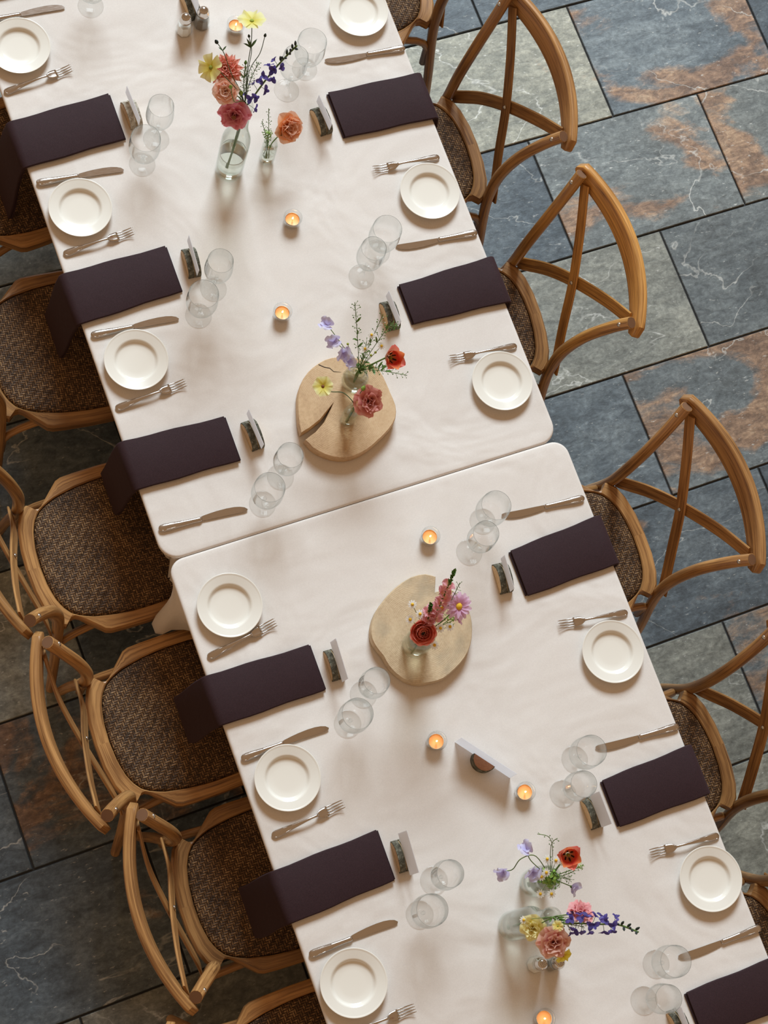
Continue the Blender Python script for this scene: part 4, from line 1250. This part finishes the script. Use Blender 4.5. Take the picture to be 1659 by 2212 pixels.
# --- tall bottle at the top
B0 = (-.058, .972); IN0 = (-.052, .970, .80); NK0 = (-.048, .970, 1.115)
f = Flower('lisianthus', 'rose pink lisianthus hanging in front of the bottle neck', IN0, (-.078, .956, 1.115), (-.45, -.75, .55), [NK0], group=G_TOP); bloom(f, 'liz', .038, 'p_pink', .08); f.ball('centre', .0065, 'o_center', .014)
f = Flower('ranunculus', 'pale peach ranunculus above the rose pink bloom', IN0, (-.094, .995, 1.175), (-.42, -.35, .85), [NK0], group=G_TOP); bloom(f, 'rose', .034, 'p_peach', .05)
f = Flower('dahlia', 'coral dahlia behind the pale peach bloom', IN0, (-.078, 1.045, 1.185), (-.30, -.15, .95), [NK0], group=G_TOP); bloom(f, 'dahlia', .045, 'p_coral', .03)
def cosmos(fl, R, mat, n=6, cmat='o_center'):
    me = petal_mesh('petal', M[mat], R, R * .52, .45, -.05, .15, R * .06, 'fan', 6, 6, .4, .10)
    fl.petals(me, n, .2, 0, R * .06, .1, .15)
    fl.ball('centre', R * .16, cmat, R * .05)
    fl.calyx(R * .25)
f = Flower('butterfly_flower', 'pale yellow five-petalled flower leaning left over the coral dahlia', IN0, (-.132, 1.021, 1.265), (-.75, -.1, .65), [NK0, (-.095, 1.01, 1.22)], 'stem_dk', .0011, G_TOP); cosmos(f, .034, 'p_yellow', 5, 'g_center')
f = Flower('butterfly_flower', 'pale yellow flower on the highest stem, partly over the tealight', IN0, (-.022, 1.068, 1.355), (.0, .35, .9), [NK0, (-.045, 1.0, 1.24), (-.030, 1.035, 1.31)], 'stem_dk', .0011, G_TOP); cosmos(f, .034, 'p_yellow', 6, 'g_center')
for p in ((-.2, .5, .6), (.6, .4, .3), (-.5, .2, .5)): f.leaf(.72, p, .028, .003, 'stem_dk')
def bud(name, label, base, head, via, grp, R=.006, mat='p_bud', stem='stem_dk', lv=True):
    d = Vector(head) - Vector(via[-1])
    fl = Flower(name, label, base, head, d, via, stem, .0010, grp)
    V, F, U = lathe_geo([(0.0, -R * .9), (R * .62, -R * .5), (R * .8, R * .1), (R * .5, R * .9), (0, R * 1.5)], 10)
    mk('bud', V, F, M[mat], fl.o, True, U, fl.h, fl.q)
    if lv:
        fl.leaf(.8, (.5, .3, .3), .016, .002, 'stem_dk'); fl.leaf(.82, (-.4, .5, .2), .014, .002, 'stem_dk')
    return fl
bud('flower_bud', 'closed dark bud leaning up left over the coral dahlia', IN0, (-.105, 1.067, 1.295), [NK0, (-.075, 1.02, 1.21), (-.088, 1.052, 1.26)], G_TOP, .0062)
bud('flower_bud', 'small dark bud just left of the highest yellow flower stem', IN0, (-.036, 1.042, 1.335), [NK0, (-.042, 1.0, 1.24), (-.033, 1.02, 1.30)], G_TOP, .0042, lv=False)
bud('flower_bud', 'small dark bud right of the highest yellow flower stem', IN0, (.002, 1.034, 1.335), [NK0, (-.038, 1.0, 1.24), (-.015, 1.01, 1.30)], G_TOP, .0046, lv=False)
bud('flower_bud', 'small green bud above the leaves in the top bouquet', IN0, (-.034, 1.033, 1.22), [NK0, (-.045, 1.0, 1.17)], G_TOP, .0052, 'leaf')
bud('flower_bud', 'pointed green bud in front of the peach bloom', IN0, (-.095, .974, 1.235), [NK0, (-.082, .965, 1.17)], G_TOP, .0062, 'leaf_lt', 'stem', False)
bud('flower_bud', 'round yellow-green bud between the peach and rose pink blooms', IN0, (-.057, .984, 1.165), [NK0, (-.058, .978, 1.14)], G_TOP, .0075, 'leaf_lt', 'stem', False)

FLORET = [petal_mesh('floret_petal', M['p_violet'], .015, .0056, .5, -.2, .3, .001, 'round', 4, 4), petal_mesh('floret_petal', M['p_violet'], .0115, .0046, 1.2, .5, .4, .001, 'round', 4, 4)]
def floret_geo(sz, rn):
    """three-lobed pea flower as one small mesh"""
    V, F, U = [], [], []
    for k, (a, tl) in enumerate(((0, .35), (2.1, -.1), (-2.1, -.1))):
        me = FLORET[k % 2]
        q = Quaternion((0, 0, 1), a + rn.uniform(-.3, .3)) @ Quaternion((0, 1, 0), -tl)
        b = len(V)
        V += [q @ (v.co * sz) for v in me.vertices]
        for p in me.polygons: F.append(tuple(i + b for i in p.vertices)); U.append([(.3 + .4 * (k / 2), .5)] * len(p.vertices))
    return V, F, U
def spike(label, base, pts, grp, n=16, f0=.25, tipbuds=8, seed=1, away=(0, 0, 1)):
    rn = random.Random(seed)
    fl = Flower('wild_indigo_spike', label, base, pts[-1], Vector(pts[-1]) - Vector(pts[-2]), pts[:-1], 'stem', .0022, grp)
    meshes = []
    for k in range(4):
        V, F, U = floret_geo(1.0, rn)
        me = bpy.data.meshes.new('floret'); me.from_pydata([tuple(v) for v in V], [], F)
        l = me.uv_layers.new(name='UVMap'); l.data.foreach_set('uv', [c for u in U for p in u for c in p])
        me.polygons.foreach_set('use_smooth', [True] * len(F)); me.materials.append(M['p_violet']); me.update(); meshes.append(me)
    P = fl.pts; L = len(P) - 1
    V, F, U = lathe_geo([(0, -.006), (.0026, -.003), (.0031, .002), (.0016, .007), (0, .0085)], 8)
    bm = bpy.data.meshes.new('bud'); bm.from_pydata(V, [], F); bm.polygons.foreach_set('use_smooth', [True] * len(F))
    l = bm.uv_layers.new(name='UVMap'); l.data.foreach_set('uv', [c for u in U for p in u for c in p]); bm.materials.append(M['p_bud']); bm.update()
    for k in range(n + tipbuds):
        g = f0 + (1 - f0) * (k + .5) / (n + tipbuds)
        i = min(L - 1, int(g * L)); p = P[i].lerp(P[i + 1], g * L - i); d = (P[min(i + 1, L)] - P[max(i - 1, 0)]).normalized()
        side = d.cross(Vector((0, 0, 1)))
        if side.length < .1: side = Vector((1, 0, 0))
        side.normalize(); up = side.cross(d).normalized()
        a = k * 2.4 + rn.uniform(-.4, .4)
        o_ = side * math.cos(a) * 1.0 + up * abs(math.sin(a)) * .8 + d * .45
        o_.normalize()
        if k < n:
            rr = .021 * (1 - .35 * k / n)
            e = p + o_ * rr
            sweep('floret_stalk', [p, p + o_ * rr * .5 + d * .001, e], circ(.0006, 5), M['stem_dk'], fl.o)
            inst('floret', meshes[k % 4], fl.o, e, o_.to_track_quat('Z', 'Y') @ Quaternion((0, 0, 1), rn.uniform(0, 6)))
        else:
            inst('bud', bm, fl.o, p + o_ * .006, (o_ + d * .6).normalized().to_track_quat('Z', 'Y'))
    return fl
spike('violet flower spike leaning up right from the top bouquet', IN0, [NK0, (-.040, .968, 1.13), (.008, .984, 1.22), (.040, .988, 1.285), (.069, .989, 1.34)], G_TOP, 14, .38, 9, 3)
spike('long violet flower spike reaching right from the bottom bouquet', (-.041, -1.134, .80), [(-.039, -1.134, 1.115), (-.040, -1.150, 1.145), (-.012, -1.163, 1.20), (.014, -1.178, 1.26), (.040, -1.192, 1.32), (.060, -1.220, 1.38)], G_BOT, 19, .42, 8, 5)

def sprig(label, base, pts, grp, n=12, R=.0016, name='pepperweed_sprig', mat='leaf', rad=.012, f0=.45, smat='stem', seed=1, white=False, leaves=0):
    rn = random.Random(seed)
    o = empty(name, label, 'greenery', base, 0, grp)
    b = Vector(base); P = spline([Vector((0, 0, 0))] + [Vector(p) - b for p in pts], 6)
    sweep('stem', P, circ(.0009, 5), M[smat], o)
    geos, tw, wh = [], [], []
    L = len(P) - 1
    for k in range(n):
        g = f0 + (1 - f0) * k / n
        i = min(L - 1, int(g * L)); p = P[i]; d = (P[i + 1] - p).normalized()
        a = k * 2.39
        s = d.cross(Vector((.3, .2, 1))).normalized(); u = s.cross(d)
        e = p + (s * math.cos(a) + u * math.sin(a)) * rad * rn.uniform(.6, 1.2) + d * rad * .6
        tw.append(sweep_geo([p, p.lerp(e, .5) + d * .001, e], circ(.00045, 4), caps=False))
        r = R * rn.uniform(.8, 1.4)
        V, F, U = lathe_geo([(0, -r), (r * .8, -r * .5), (r * .9, r * .4), (0, r)], 6)
        (wh if (white and k % 3 == 0) else geos).append(([Vector(v) + e for v in V], F, U))
    V, F, U = join(tw); x = mk('twigs', V, F, M[smat], o, True, U); x['kind'] = 'stuff'
    V, F, U = join(geos); x = mk('seed_pods', V, F, M[mat], o, True, U); x['kind'] = 'stuff'
    if wh:
        V, F, U = join(wh); x = mk('white_florets', V, F, M['p_white'], o, True, U); x['kind'] = 'stuff'
    for k in range(leaves):
        i = int((.35 + .5 * k / max(1, leaves)) * L); a = k * 2.2
        me = petal_mesh('leaf', M['leaf'], .022, .0028, .3, -.2, .2, 0, 'point', 5, 2)
        d = (P[i + 1] - P[i]).normalized(); s = d.cross(Vector((0, 0, 1))).normalized()
        inst('leaf', me, o, P[i], (d * .6 + s * math.cos(a) + Vector((0, 0, .3))).normalized().to_track_quat('X', 'Z'))
    return o
sprig('fine green seed sprig in the middle of the top bouquet', IN0, [NK0, (-.045, 1.0, 1.17), (-.036, 1.025, 1.22)], G_TOP, 40, .0012, rad=.010, f0=.5, seed=2)
sprig('fine green seed sprig beside the violet spike of the top bouquet', IN0, [NK0, (-.030, 1.0, 1.18), (-.006, 1.020, 1.235)], G_TOP, 36, .0012, rad=.009, f0=.55, seed=3)

# --- square vase: apricot rose
f = Flower('rose', 'open apricot rose in the small square vase', (.062, .973, .775), (.112, .990, .878), (.28, -.62, .72), [(.064, .974, .845)]); bloom(f, 'rose', .043, 'p_rose', .05)
f.leaf(.85, (-.6, -.3, .3), .03, .010)
def leafball(label, base, c, R, grp, mat='leaf_lt', n=60, seed=1):
    rn = random.Random(seed)
    o = empty('green_foliage_tuft', label, 'greenery', base, 0, grp)
    b = Vector(base); c = Vector(c) - b
    sweep('stem', [Vector((0, 0, 0)), c * .5 + Vector((0, 0, .005)), c], circ(.0011, 5), M['stem'], o)
    V, F, U = [], [], []
    for k in range(n):
        d = Vector((rn.gauss(0, 1), rn.gauss(0, 1), rn.gauss(.3, 1))).normalized()
        p = c + d * R * rn.uniform(.35, 1.0)
        s = d.cross(Vector((.2, .7, .4))).normalized(); u = s.cross(d)
        L = R * rn.uniform(.25, .45)
        k0 = len(V)
        V += [p - s * L * .5, p + u * L * .35 + d * L * .15, p + s * L * .5 + d * L * .2, p - u * L * .35 + d * L * .15]
        F.append((k0, k0 + 1, k0 + 2, k0 + 3)); U.append([(0, 0)] * 4)
    x = mk('leaflets', V, F, M[mat], o, True, U); x['kind'] = 'stuff'
    return o
leafball('round bright green tuft in the mouth of the square vase', (.058, .973, .775), (.056, .992, .862), .016, 'greenery in the square vase', n=90)
sprig('taller green seed sprig rising from the square vase', (.056, .973, .775), [(.056, .982, .85), (.047, 1.006, .99)], 'greenery in the square vase', 26, .0012, rad=.008, f0=.35, seed=5)
sprig('shorter green seed sprig rising from the square vase', (.054, .975, .775), [(.052, .986, .85), (.035, 1.003, .93)], 'greenery in the square vase', 18, .0012, rad=.007, f0=.4, seed=6)

# --- jar on the cracked slice
IN1 = (.057, .297, .80); NK1 = (.057, .300, .88)
def sweetpea(fl, R, mat='p_lav'):
    big = petal_mesh('petal', M[mat], R, R * .80, 1.0, .2, -.10, R * .12, 'round', 6, 6, .5, .15)
    wing = petal_mesh('petal', M[mat], R * .72, R * .42, .5, .2, .5, R * .05, 'round', 5, 5, 1.0)
    for me, a, t in ((big, 0, 0), (big, PI, .5), (wing, 1.2, .2), (wing, -1.2, .2)):
        inst('petal', me, fl.o, fl.h, fl.q @ Quaternion((0, 0, 1), a) @ Quaternion((0, 1, 0), -t))
    fl.calyx(R * .22)
for k, (p, fc, nm) in enumerate((((-.011, .402, 1.0), (-.3, .4, .8), 'topmost lavender sweet pea above the cracked slice'), ((-.004, .362, .98), (-.5, .1, .7), 'second lavender sweet pea above the cracked slice'),
                     ((.011, .334, .96), (-.3, -.5, .7), 'third lavender sweet pea above the cracked slice'), ((.018, .314, .94), (.2, -.5, .8), 'lowest lavender sweet pea beside the ribbed jar'))):
    f = Flower('sweet_pea', nm, IN1, p, fc, [NK1, (.035, .33, .93)], 'stem', .0010, G_J1); sweetpea(f, .027)
def tulip(fl, R):
    for k in range(6):
        mt = 'p_tulip' if k % 2 == 0 else 'p_tulip_out'
        me = petal_mesh('petal', M[mt], R * 1.25, R * .58, 1.0 - .25 * (k % 2), 1.0 - .15 * (k % 2), .45, R * .04, 'round', 7, 6, k)
        fl.petals(me, 1, k * PI / 3 + random.uniform(-.1, .1), 0, R * .12, 0, .1)
    fl.ball('pistil', R * .13, 'g_center', R * .22, 1.6)
    for k in range(6):
        a = k * PI / 3
        V, F, U = lathe_geo([(0, 0), (R * .055, R * .1), (R * .06, R * .34), (0, R * .42)], 6)
        mk('stamen', V, F, M['b_center'], fl.o, True, U, fl.h + fl.q @ Vector((R * .2 * math.cos(a), R * .2 * math.sin(a), R * .12)), fl.q @ Quaternion((0, 0, 1), a) @ Quaternion((0, 1, 0), .5))
f = Flower('tulip', 'red and peach flame tulip leaning right above the cracked slice', IN1, (.118, .288, .965), (.25, -.55, .8), [NK1, (.085, .295, .92)], 'stem', .0022, G_J1); tulip(f, .036)
sprig('tall feathery green sprig at the back of the ribbed jar', IN1, [NK1, (.055, .36, .99), (.052, .414, 1.08)], G_J1, 30, .0015, rad=.011, f0=.55, seed=11, leaves=7)
sprig('green sprig with white florets leaning over the half-log card', IN1, [NK1, (.085, .335, .97), (.116, .371, 1.06)], G_J1, 30, .0016, rad=.011, f0=.45, seed=12, white=True, leaves=3)
sprig('arched green sprig ending over the half-log card', IN1, [NK1, (.095, .325, .99), (.13, .345, 1.03), (.150, .342, 1.02)], G_J1, 34, .0017, rad=.011, f0=.5, seed=13, leaves=3)
sprig('low green sprig reaching right past the tulip', IN1, [NK1, (.10, .272, .92), (.158, .238, .93)], G_J1, 24, .0015, rad=.012, f0=.35, seed=14, leaves=6)
sprig('bushy green sprig under the tulip', IN1, [NK1, (.10, .285, .91), (.132, .268, .94)], G_J1, 34, .0016, rad=.011, f0=.4, seed=15, leaves=6)
sprig('short green sprig in the centre of the ribbed jar', IN1, [NK1, (.062, .315, .95), (.066, .33, 1.01)], G_J1, 30, .0014, rad=.012, f0=.3, seed=16, white=True, leaves=4)
def chamomile(label, base, head, via, grp, R=.0085, facing=None, petals=True):
    fl = Flower('chamomile', label, base, head, facing or mixv((0, 0, 1), toc(head), .6), via, 'stem', .0007, grp)
    if petals:
        geos = []
        me = petal_mesh('p', M['p_white'], R, R * .24, .1, -.25, .2, 0, 'thin', 3, 2)
        for k in range(10):
            q = Quaternion((0, 0, 1), 2 * PI * k / 10)
            geos.append(([q @ (v.co + Vector((R * .22, 0, 0))) for v in me.vertices], [tuple(p.vertices) for p in me.polygons], [[(.7, .5)] * len(p.vertices) for p in me.polygons]))
        bpy.data.meshes.remove(me)
        V, F, U = join(geos); mk('petals', V, F, M['p_white'], fl.o, True, U, fl.h, fl.q)
    fl.ball('centre', R * .42, 'y_center' if petals else 'g_center', R * .12, .8, 10)
    return fl
CJ1 = [((.026, .346, .98), 0, 'left of the tall sprig'), ((.061, .319, .99), 1, 'at the centre of the ribbed jar'), ((.075, .304, .97), 0, 'between the jar centre and the tulip'), ((.086, .305, .98), 0, 'touching the tulip'), ((.101, .311, 1.0), 1, 'above the tulip'), ((.081, .340, 1.02), 1, 'highest in the ribbed jar')]
for p, pt, w in CJ1: chamomile('tiny chamomile head ' + w + ' on the cracked slice', IN1, p, [NK1], G_J1, .008, None, bool(pt))

# --- small bottle on the cracked slice
IN2 = (.007, .207, .80); NK2 = (.007, .207, .905)
f = Flower('butterfly_flower', 'yellow six-petalled flower over the cracked wood slice', IN2, (-.062, .270, .94), mixv((-.2, .1, 1), TOC, .5), [NK2, (-.018, .236, .945), (-.045, .255, .928)], 'stem_dk', .0013, G_V2); cosmos(f, .026, 'p_yellow', 6)
f.leaf(.85, (.3, .8, .4), .022, .003, 'stem_dk')
f = Flower('lisianthus', 'dusty coral lisianthus on the right of the small bottle', IN2, (.040, .203, .925), (.15, -.50, .85), [NK2, (.020, .208, .918)], 'stem', .0015, G_V2); bloom(f, 'liz', .038, 'p_dusty', .10)
f = Flower('flower_bud', 'small open yellow-green bud at the mouth of the small bottle', IN2, (.016, .203, .93), toc((.016, .203, .93)), [NK2], 'stem', .0010, G_V2); cosmos(f, .010, 'p_cream', 7, 'g_center')
bud('flower_bud', 'oval green bud above the dusty coral bloom', IN2, (.031, .232, .95), [NK2, (.018, .222, .93)], G_V2, .0075, 'leaf_lt', 'stem', False)

# --- jar on the pale slice
IN3 = (-.031, -.402, .80); NK3 = (-.031, -.400, .915)
f = Flower('ranunculus', 'orange ranunculus with a dark eye above the pale slice', (-.048, -.418, .80), (-.046, -.399, .955), mixv((0, 0, 1), TOC, .8), [(-.040, -.405, .91)], 'stem', .0020, G_J3); bloom(f, 'ranun', .029, 'p_ran', .012); f.ball('eye', .0085, 'b_center', .011, .6)
f = Flower('daisy', 'lilac pink daisy with a yellow eye above the pale slice', IN3, (.037, -.378, 1.04), (.15, -.35, .92), [NK3, (.005, -.392, .99)], 'stem', .0016, G_J3)
f.petals(petal_mesh('petal', M['p_daisy'], .034, .0065, .25, -.25, .25, .001, 'thin', 6, 3), 15, 0, 0, .003, .08, .12)
f.petals(petal_mesh('petal', M['p_daisy'], .027, .0058, .55, .05, .25, .001, 'thin', 6, 3), 12, .2, .001, .003, .1, .12)
f.ball('eye', .0088, 'y_center', .004, .6)
def snapdragon(label, base, pts, grp, n=13, seed=2):
    rn = random.Random(seed)
    fl = Flower('snapdragon', label, base, pts[-1], Vector(pts[-1]) - Vector(pts[-2]), pts[:-1], 'stem', .0020, grp)
    up = petal_mesh('floret', M['p_snap'], .021, .0110, 1.0, -.4, .5, .003, 'round', 5, 5)
    gb = petal_mesh('bud', M['leaf'], .011, .0042, 1.2, .2, .6, 0, 'point', 4, 3)
    P = fl.pts; L = len(P) - 1
    for k in range(n * 2 + 14):
        g = .45 + .55 * k / (n * 2 + 14)
        i = min(L - 1, int(g * L)); p = P[i].lerp(P[i + 1], g * L - i); d = (P[i + 1] - P[max(0, i - 1)]).normalized()
        a = k * 2.4; s = d.cross(Vector((.2, .1, 1))).normalized(); u = s.cross(d)
        o_ = (s * math.cos(a) + u * math.sin(a) + d * .5).normalized()
        if k < n * 2: inst('floret', up, fl.o, p + o_ * .003, o_.to_track_quat('X', 'Z') @ Quaternion((1, 0, 0), rn.uniform(-.5, .5)))
        else: inst('bud', gb, fl.o, p + o_ * .001, o_.to_track_quat('X', 'Z'))
    return fl
snapdragon('pink snapdragon spike with a green tip above the pale slice', IN3, [NK3, (-.010, -.372, 1.0), (.010, -.338, 1.09), (.024, -.311, 1.16)], G_J3)
snapdragon('shorter pink snapdragon spike on the left of the green-tipped one', IN3, [NK3, (-.028, -.372, .99), (-.026, -.352, 1.045)], G_J3, 10, 4)
for p, w in (((-.063, -.336, 1.02), 'furthest left'), ((-.076, -.366, 1.0), 'left of the orange ranunculus'), ((0.0, -.368, 1.03), 'beside the lilac daisy'), ((-.007, -.407, .98), 'right of the orange ranunculus'), ((.014, -.412, .99), 'below the lilac daisy'), ((-.028, -.438, .95), 'lowest of all'), ((-.048, -.361, 1.0), 'just above the orange ranunculus')):
    chamomile('tiny white chamomile ' + w + ' on the pale slice', IN3, p, [NK3], G_J3, .0095)
leafball('small bright green leaf tuft under the lilac daisy', IN3, (.020, -.395, .995), .017, G_J3, n=60, seed=4)
sprig('thin green sprig above the lilac daisy', IN3, [NK3, (.012, -.372, 1.02), (.038, -.337, 1.12)], G_J3, 24, .0010, rad=.009, f0=.6, seed=21)
f = Flower('sweet_pea', 'pale lilac petal cluster drooping under the daisy', IN3, (.036, -.403, 1.0), (.5, -.5, .3), [NK3], 'stem', .0010, G_J3); sweetpea(f, .018, 'p_daisy')

# --- round jar at the bottom
IN4 = (.048, -1.055, .79); NK4 = (.048, -1.055, .905)
f = Flower('tulip', 'red and orange flame tulip with black stamens at the bottom', IN4, (.090, -1.016, .985), mixv((0, 0, 1), TOC, .75), [NK4], 'stem', .0022, G_J4); tulip(f, .034)
for p, fc, via, nm in (((-.010, -.973, 1.02), (-.1, .6, .7), [NK4, (-.005, -1.0, 1.0)], 'upper left'), ((-.071, -1.002, .98), (-.8, 0, .5), [NK4, (.005, -.995, 1.02), (-.034, -.988, 1.03), (-.052, -1.004, .995)], 'far left, on a curling stem,'),
                      ((.003, -1.026, .95), (-.4, -.3, .8), [NK4], 'resting on the jar rim'), ((.078, -1.092, .96), (.3, -.8, .4), [NK4], 'lower right')):
    f = Flower('sweet_pea', 'lavender sweet pea ' + nm + ' in the round jar at the bottom', IN4, p, fc, via, 'stem', .0012, G_J4); sweetpea(f, .027)
leafball('dense green foliage filling the round jar at the bottom', IN4, (.048, -1.056, .915), .030, G_J4, n=170, seed=8)
leafball('small round green tuft right of the flame tulip at the bottom', IN4, (.108, -1.054, .985), .011, G_J4, n=60, seed=9)
sprig('thin curling tendril rising above the round jar at the bottom', IN4, [NK4, (.052, -1.0, 1.0), (.04, -.965, 1.06), (.010, -.948, 1.08)], G_J4, 6, .0013, rad=.006, f0=.5, seed=31)
sprig('short curling tendril beside the flame tulip at the bottom', IN4, [NK4, (.045, -.985, 1.03), (.058, -.973, 1.06)], G_J4, 6, .0013, rad=.006, f0=.5, seed=32)
sprig('seed sprig reaching right from the round jar at the bottom', IN4, [NK4, (.075, -1.06, .94), (.098, -1.058, .97)], G_J4, 24, .0012, rad=.010, f0=.35, seed=33)
sprig('drooping seed sprig at the right of the round jar', IN4, [NK4, (.07, -1.065, .95), (.085, -1.075, .95)], G_J4, 20, .0012, rad=.010, f0=.35, seed=34)
for p, w in (((.040, -1.010, .98), 'first of the row of three'), ((.056, -1.020, .99), 'middle of the row of three'), ((.071, -1.028, .99), 'touching the flame tulip'), ((.029, -1.039, .97), 'right of the resting sweet pea'), ((.017, -1.044, .96), 'below the resting sweet pea'), ((.028, -1.090, .95), 'lowest of all'), ((.005, -1.081, .94), 'lowest on the left')):
    chamomile('tiny white chamomile ' + w + ' in the round jar at the bottom', IN4, p, [NK4], G_J4, .009)

# --- tall bottle at the bottom
IN5 = (-.039, -1.134, .80); NK5 = (-.039, -1.134, 1.115)
f = Flower('lisianthus', 'ruffled butter yellow bloom over the bottle shoulder at the bottom', IN5, (-.084, -1.142, 1.10), (-.55, -.15, .82), [NK5, (-.055, -1.136, 1.13)], 'stem', .0015, G_BOT); bloom(f, 'liz', .029, 'p_cream', .12)
M['p_dusty2'] = m_petal('petal_coral_cream_edge', (0.48, 0.10, 0.08), (0.66, 0.18, 0.15), (0.93, 0.62, 0.50))
f = Flower('lisianthus', 'ruffled coral bloom with a cream edge in the bottom bouquet', IN5, (-.064, -1.186, 1.15), mixv((0, -.3, 1), TOC, .6), [NK5, (-.048, -1.155, 1.14)], 'stem', .0016, G_BOT); bloom(f, 'liz', .036, 'p_dusty2', .09)
f = Flower('butterfly_flower', 'bright yellow flower hanging over the pepper shaker', IN5, (-.049, -1.221, 1.13), (.1, -.7, .6), [NK5, (-.045, -1.18, 1.15)], 'stem', .0012, G_BOT); cosmos(f, .020, 'p_yellow2', 6)
f = Flower('carnation', 'frilled pink bloom behind the violet spike', IN5, (.010, -1.144, 1.19), (.35, .55, .75), [NK5, (-.02, -1.138, 1.15)], 'stem', .0015, G_BOT); bloom(f, 'liz', .030, 'p_carn', .14)
f = Flower('flower_bud', 'small half-open yellow bloom at the root of the violet spike', IN5, (-.047, -1.155, 1.17), toc((-.047, -1.155, 1.17)), [NK5], 'stem', .0012, G_BOT); cosmos(f, .013, 'p_cream', 7, 'g_center')
sprig('white-flowered sprig under the violet spike', IN5, [NK5, (-.025, -1.155, 1.15), (.0, -1.175, 1.20)], G_BOT, 34, .0014, rad=.012, f0=.45, seed=41, white=True, leaves=5)
for p, w in (((-.098, -1.118, 1.10), 'left of the butter yellow bloom'), ((-.012, -1.150, 1.19), 'beside the violet spike')):
    chamomile('tiny white chamomile ' + w + ' in the bottom bouquet', IN5, p, [NK5], G_BOT, .008)
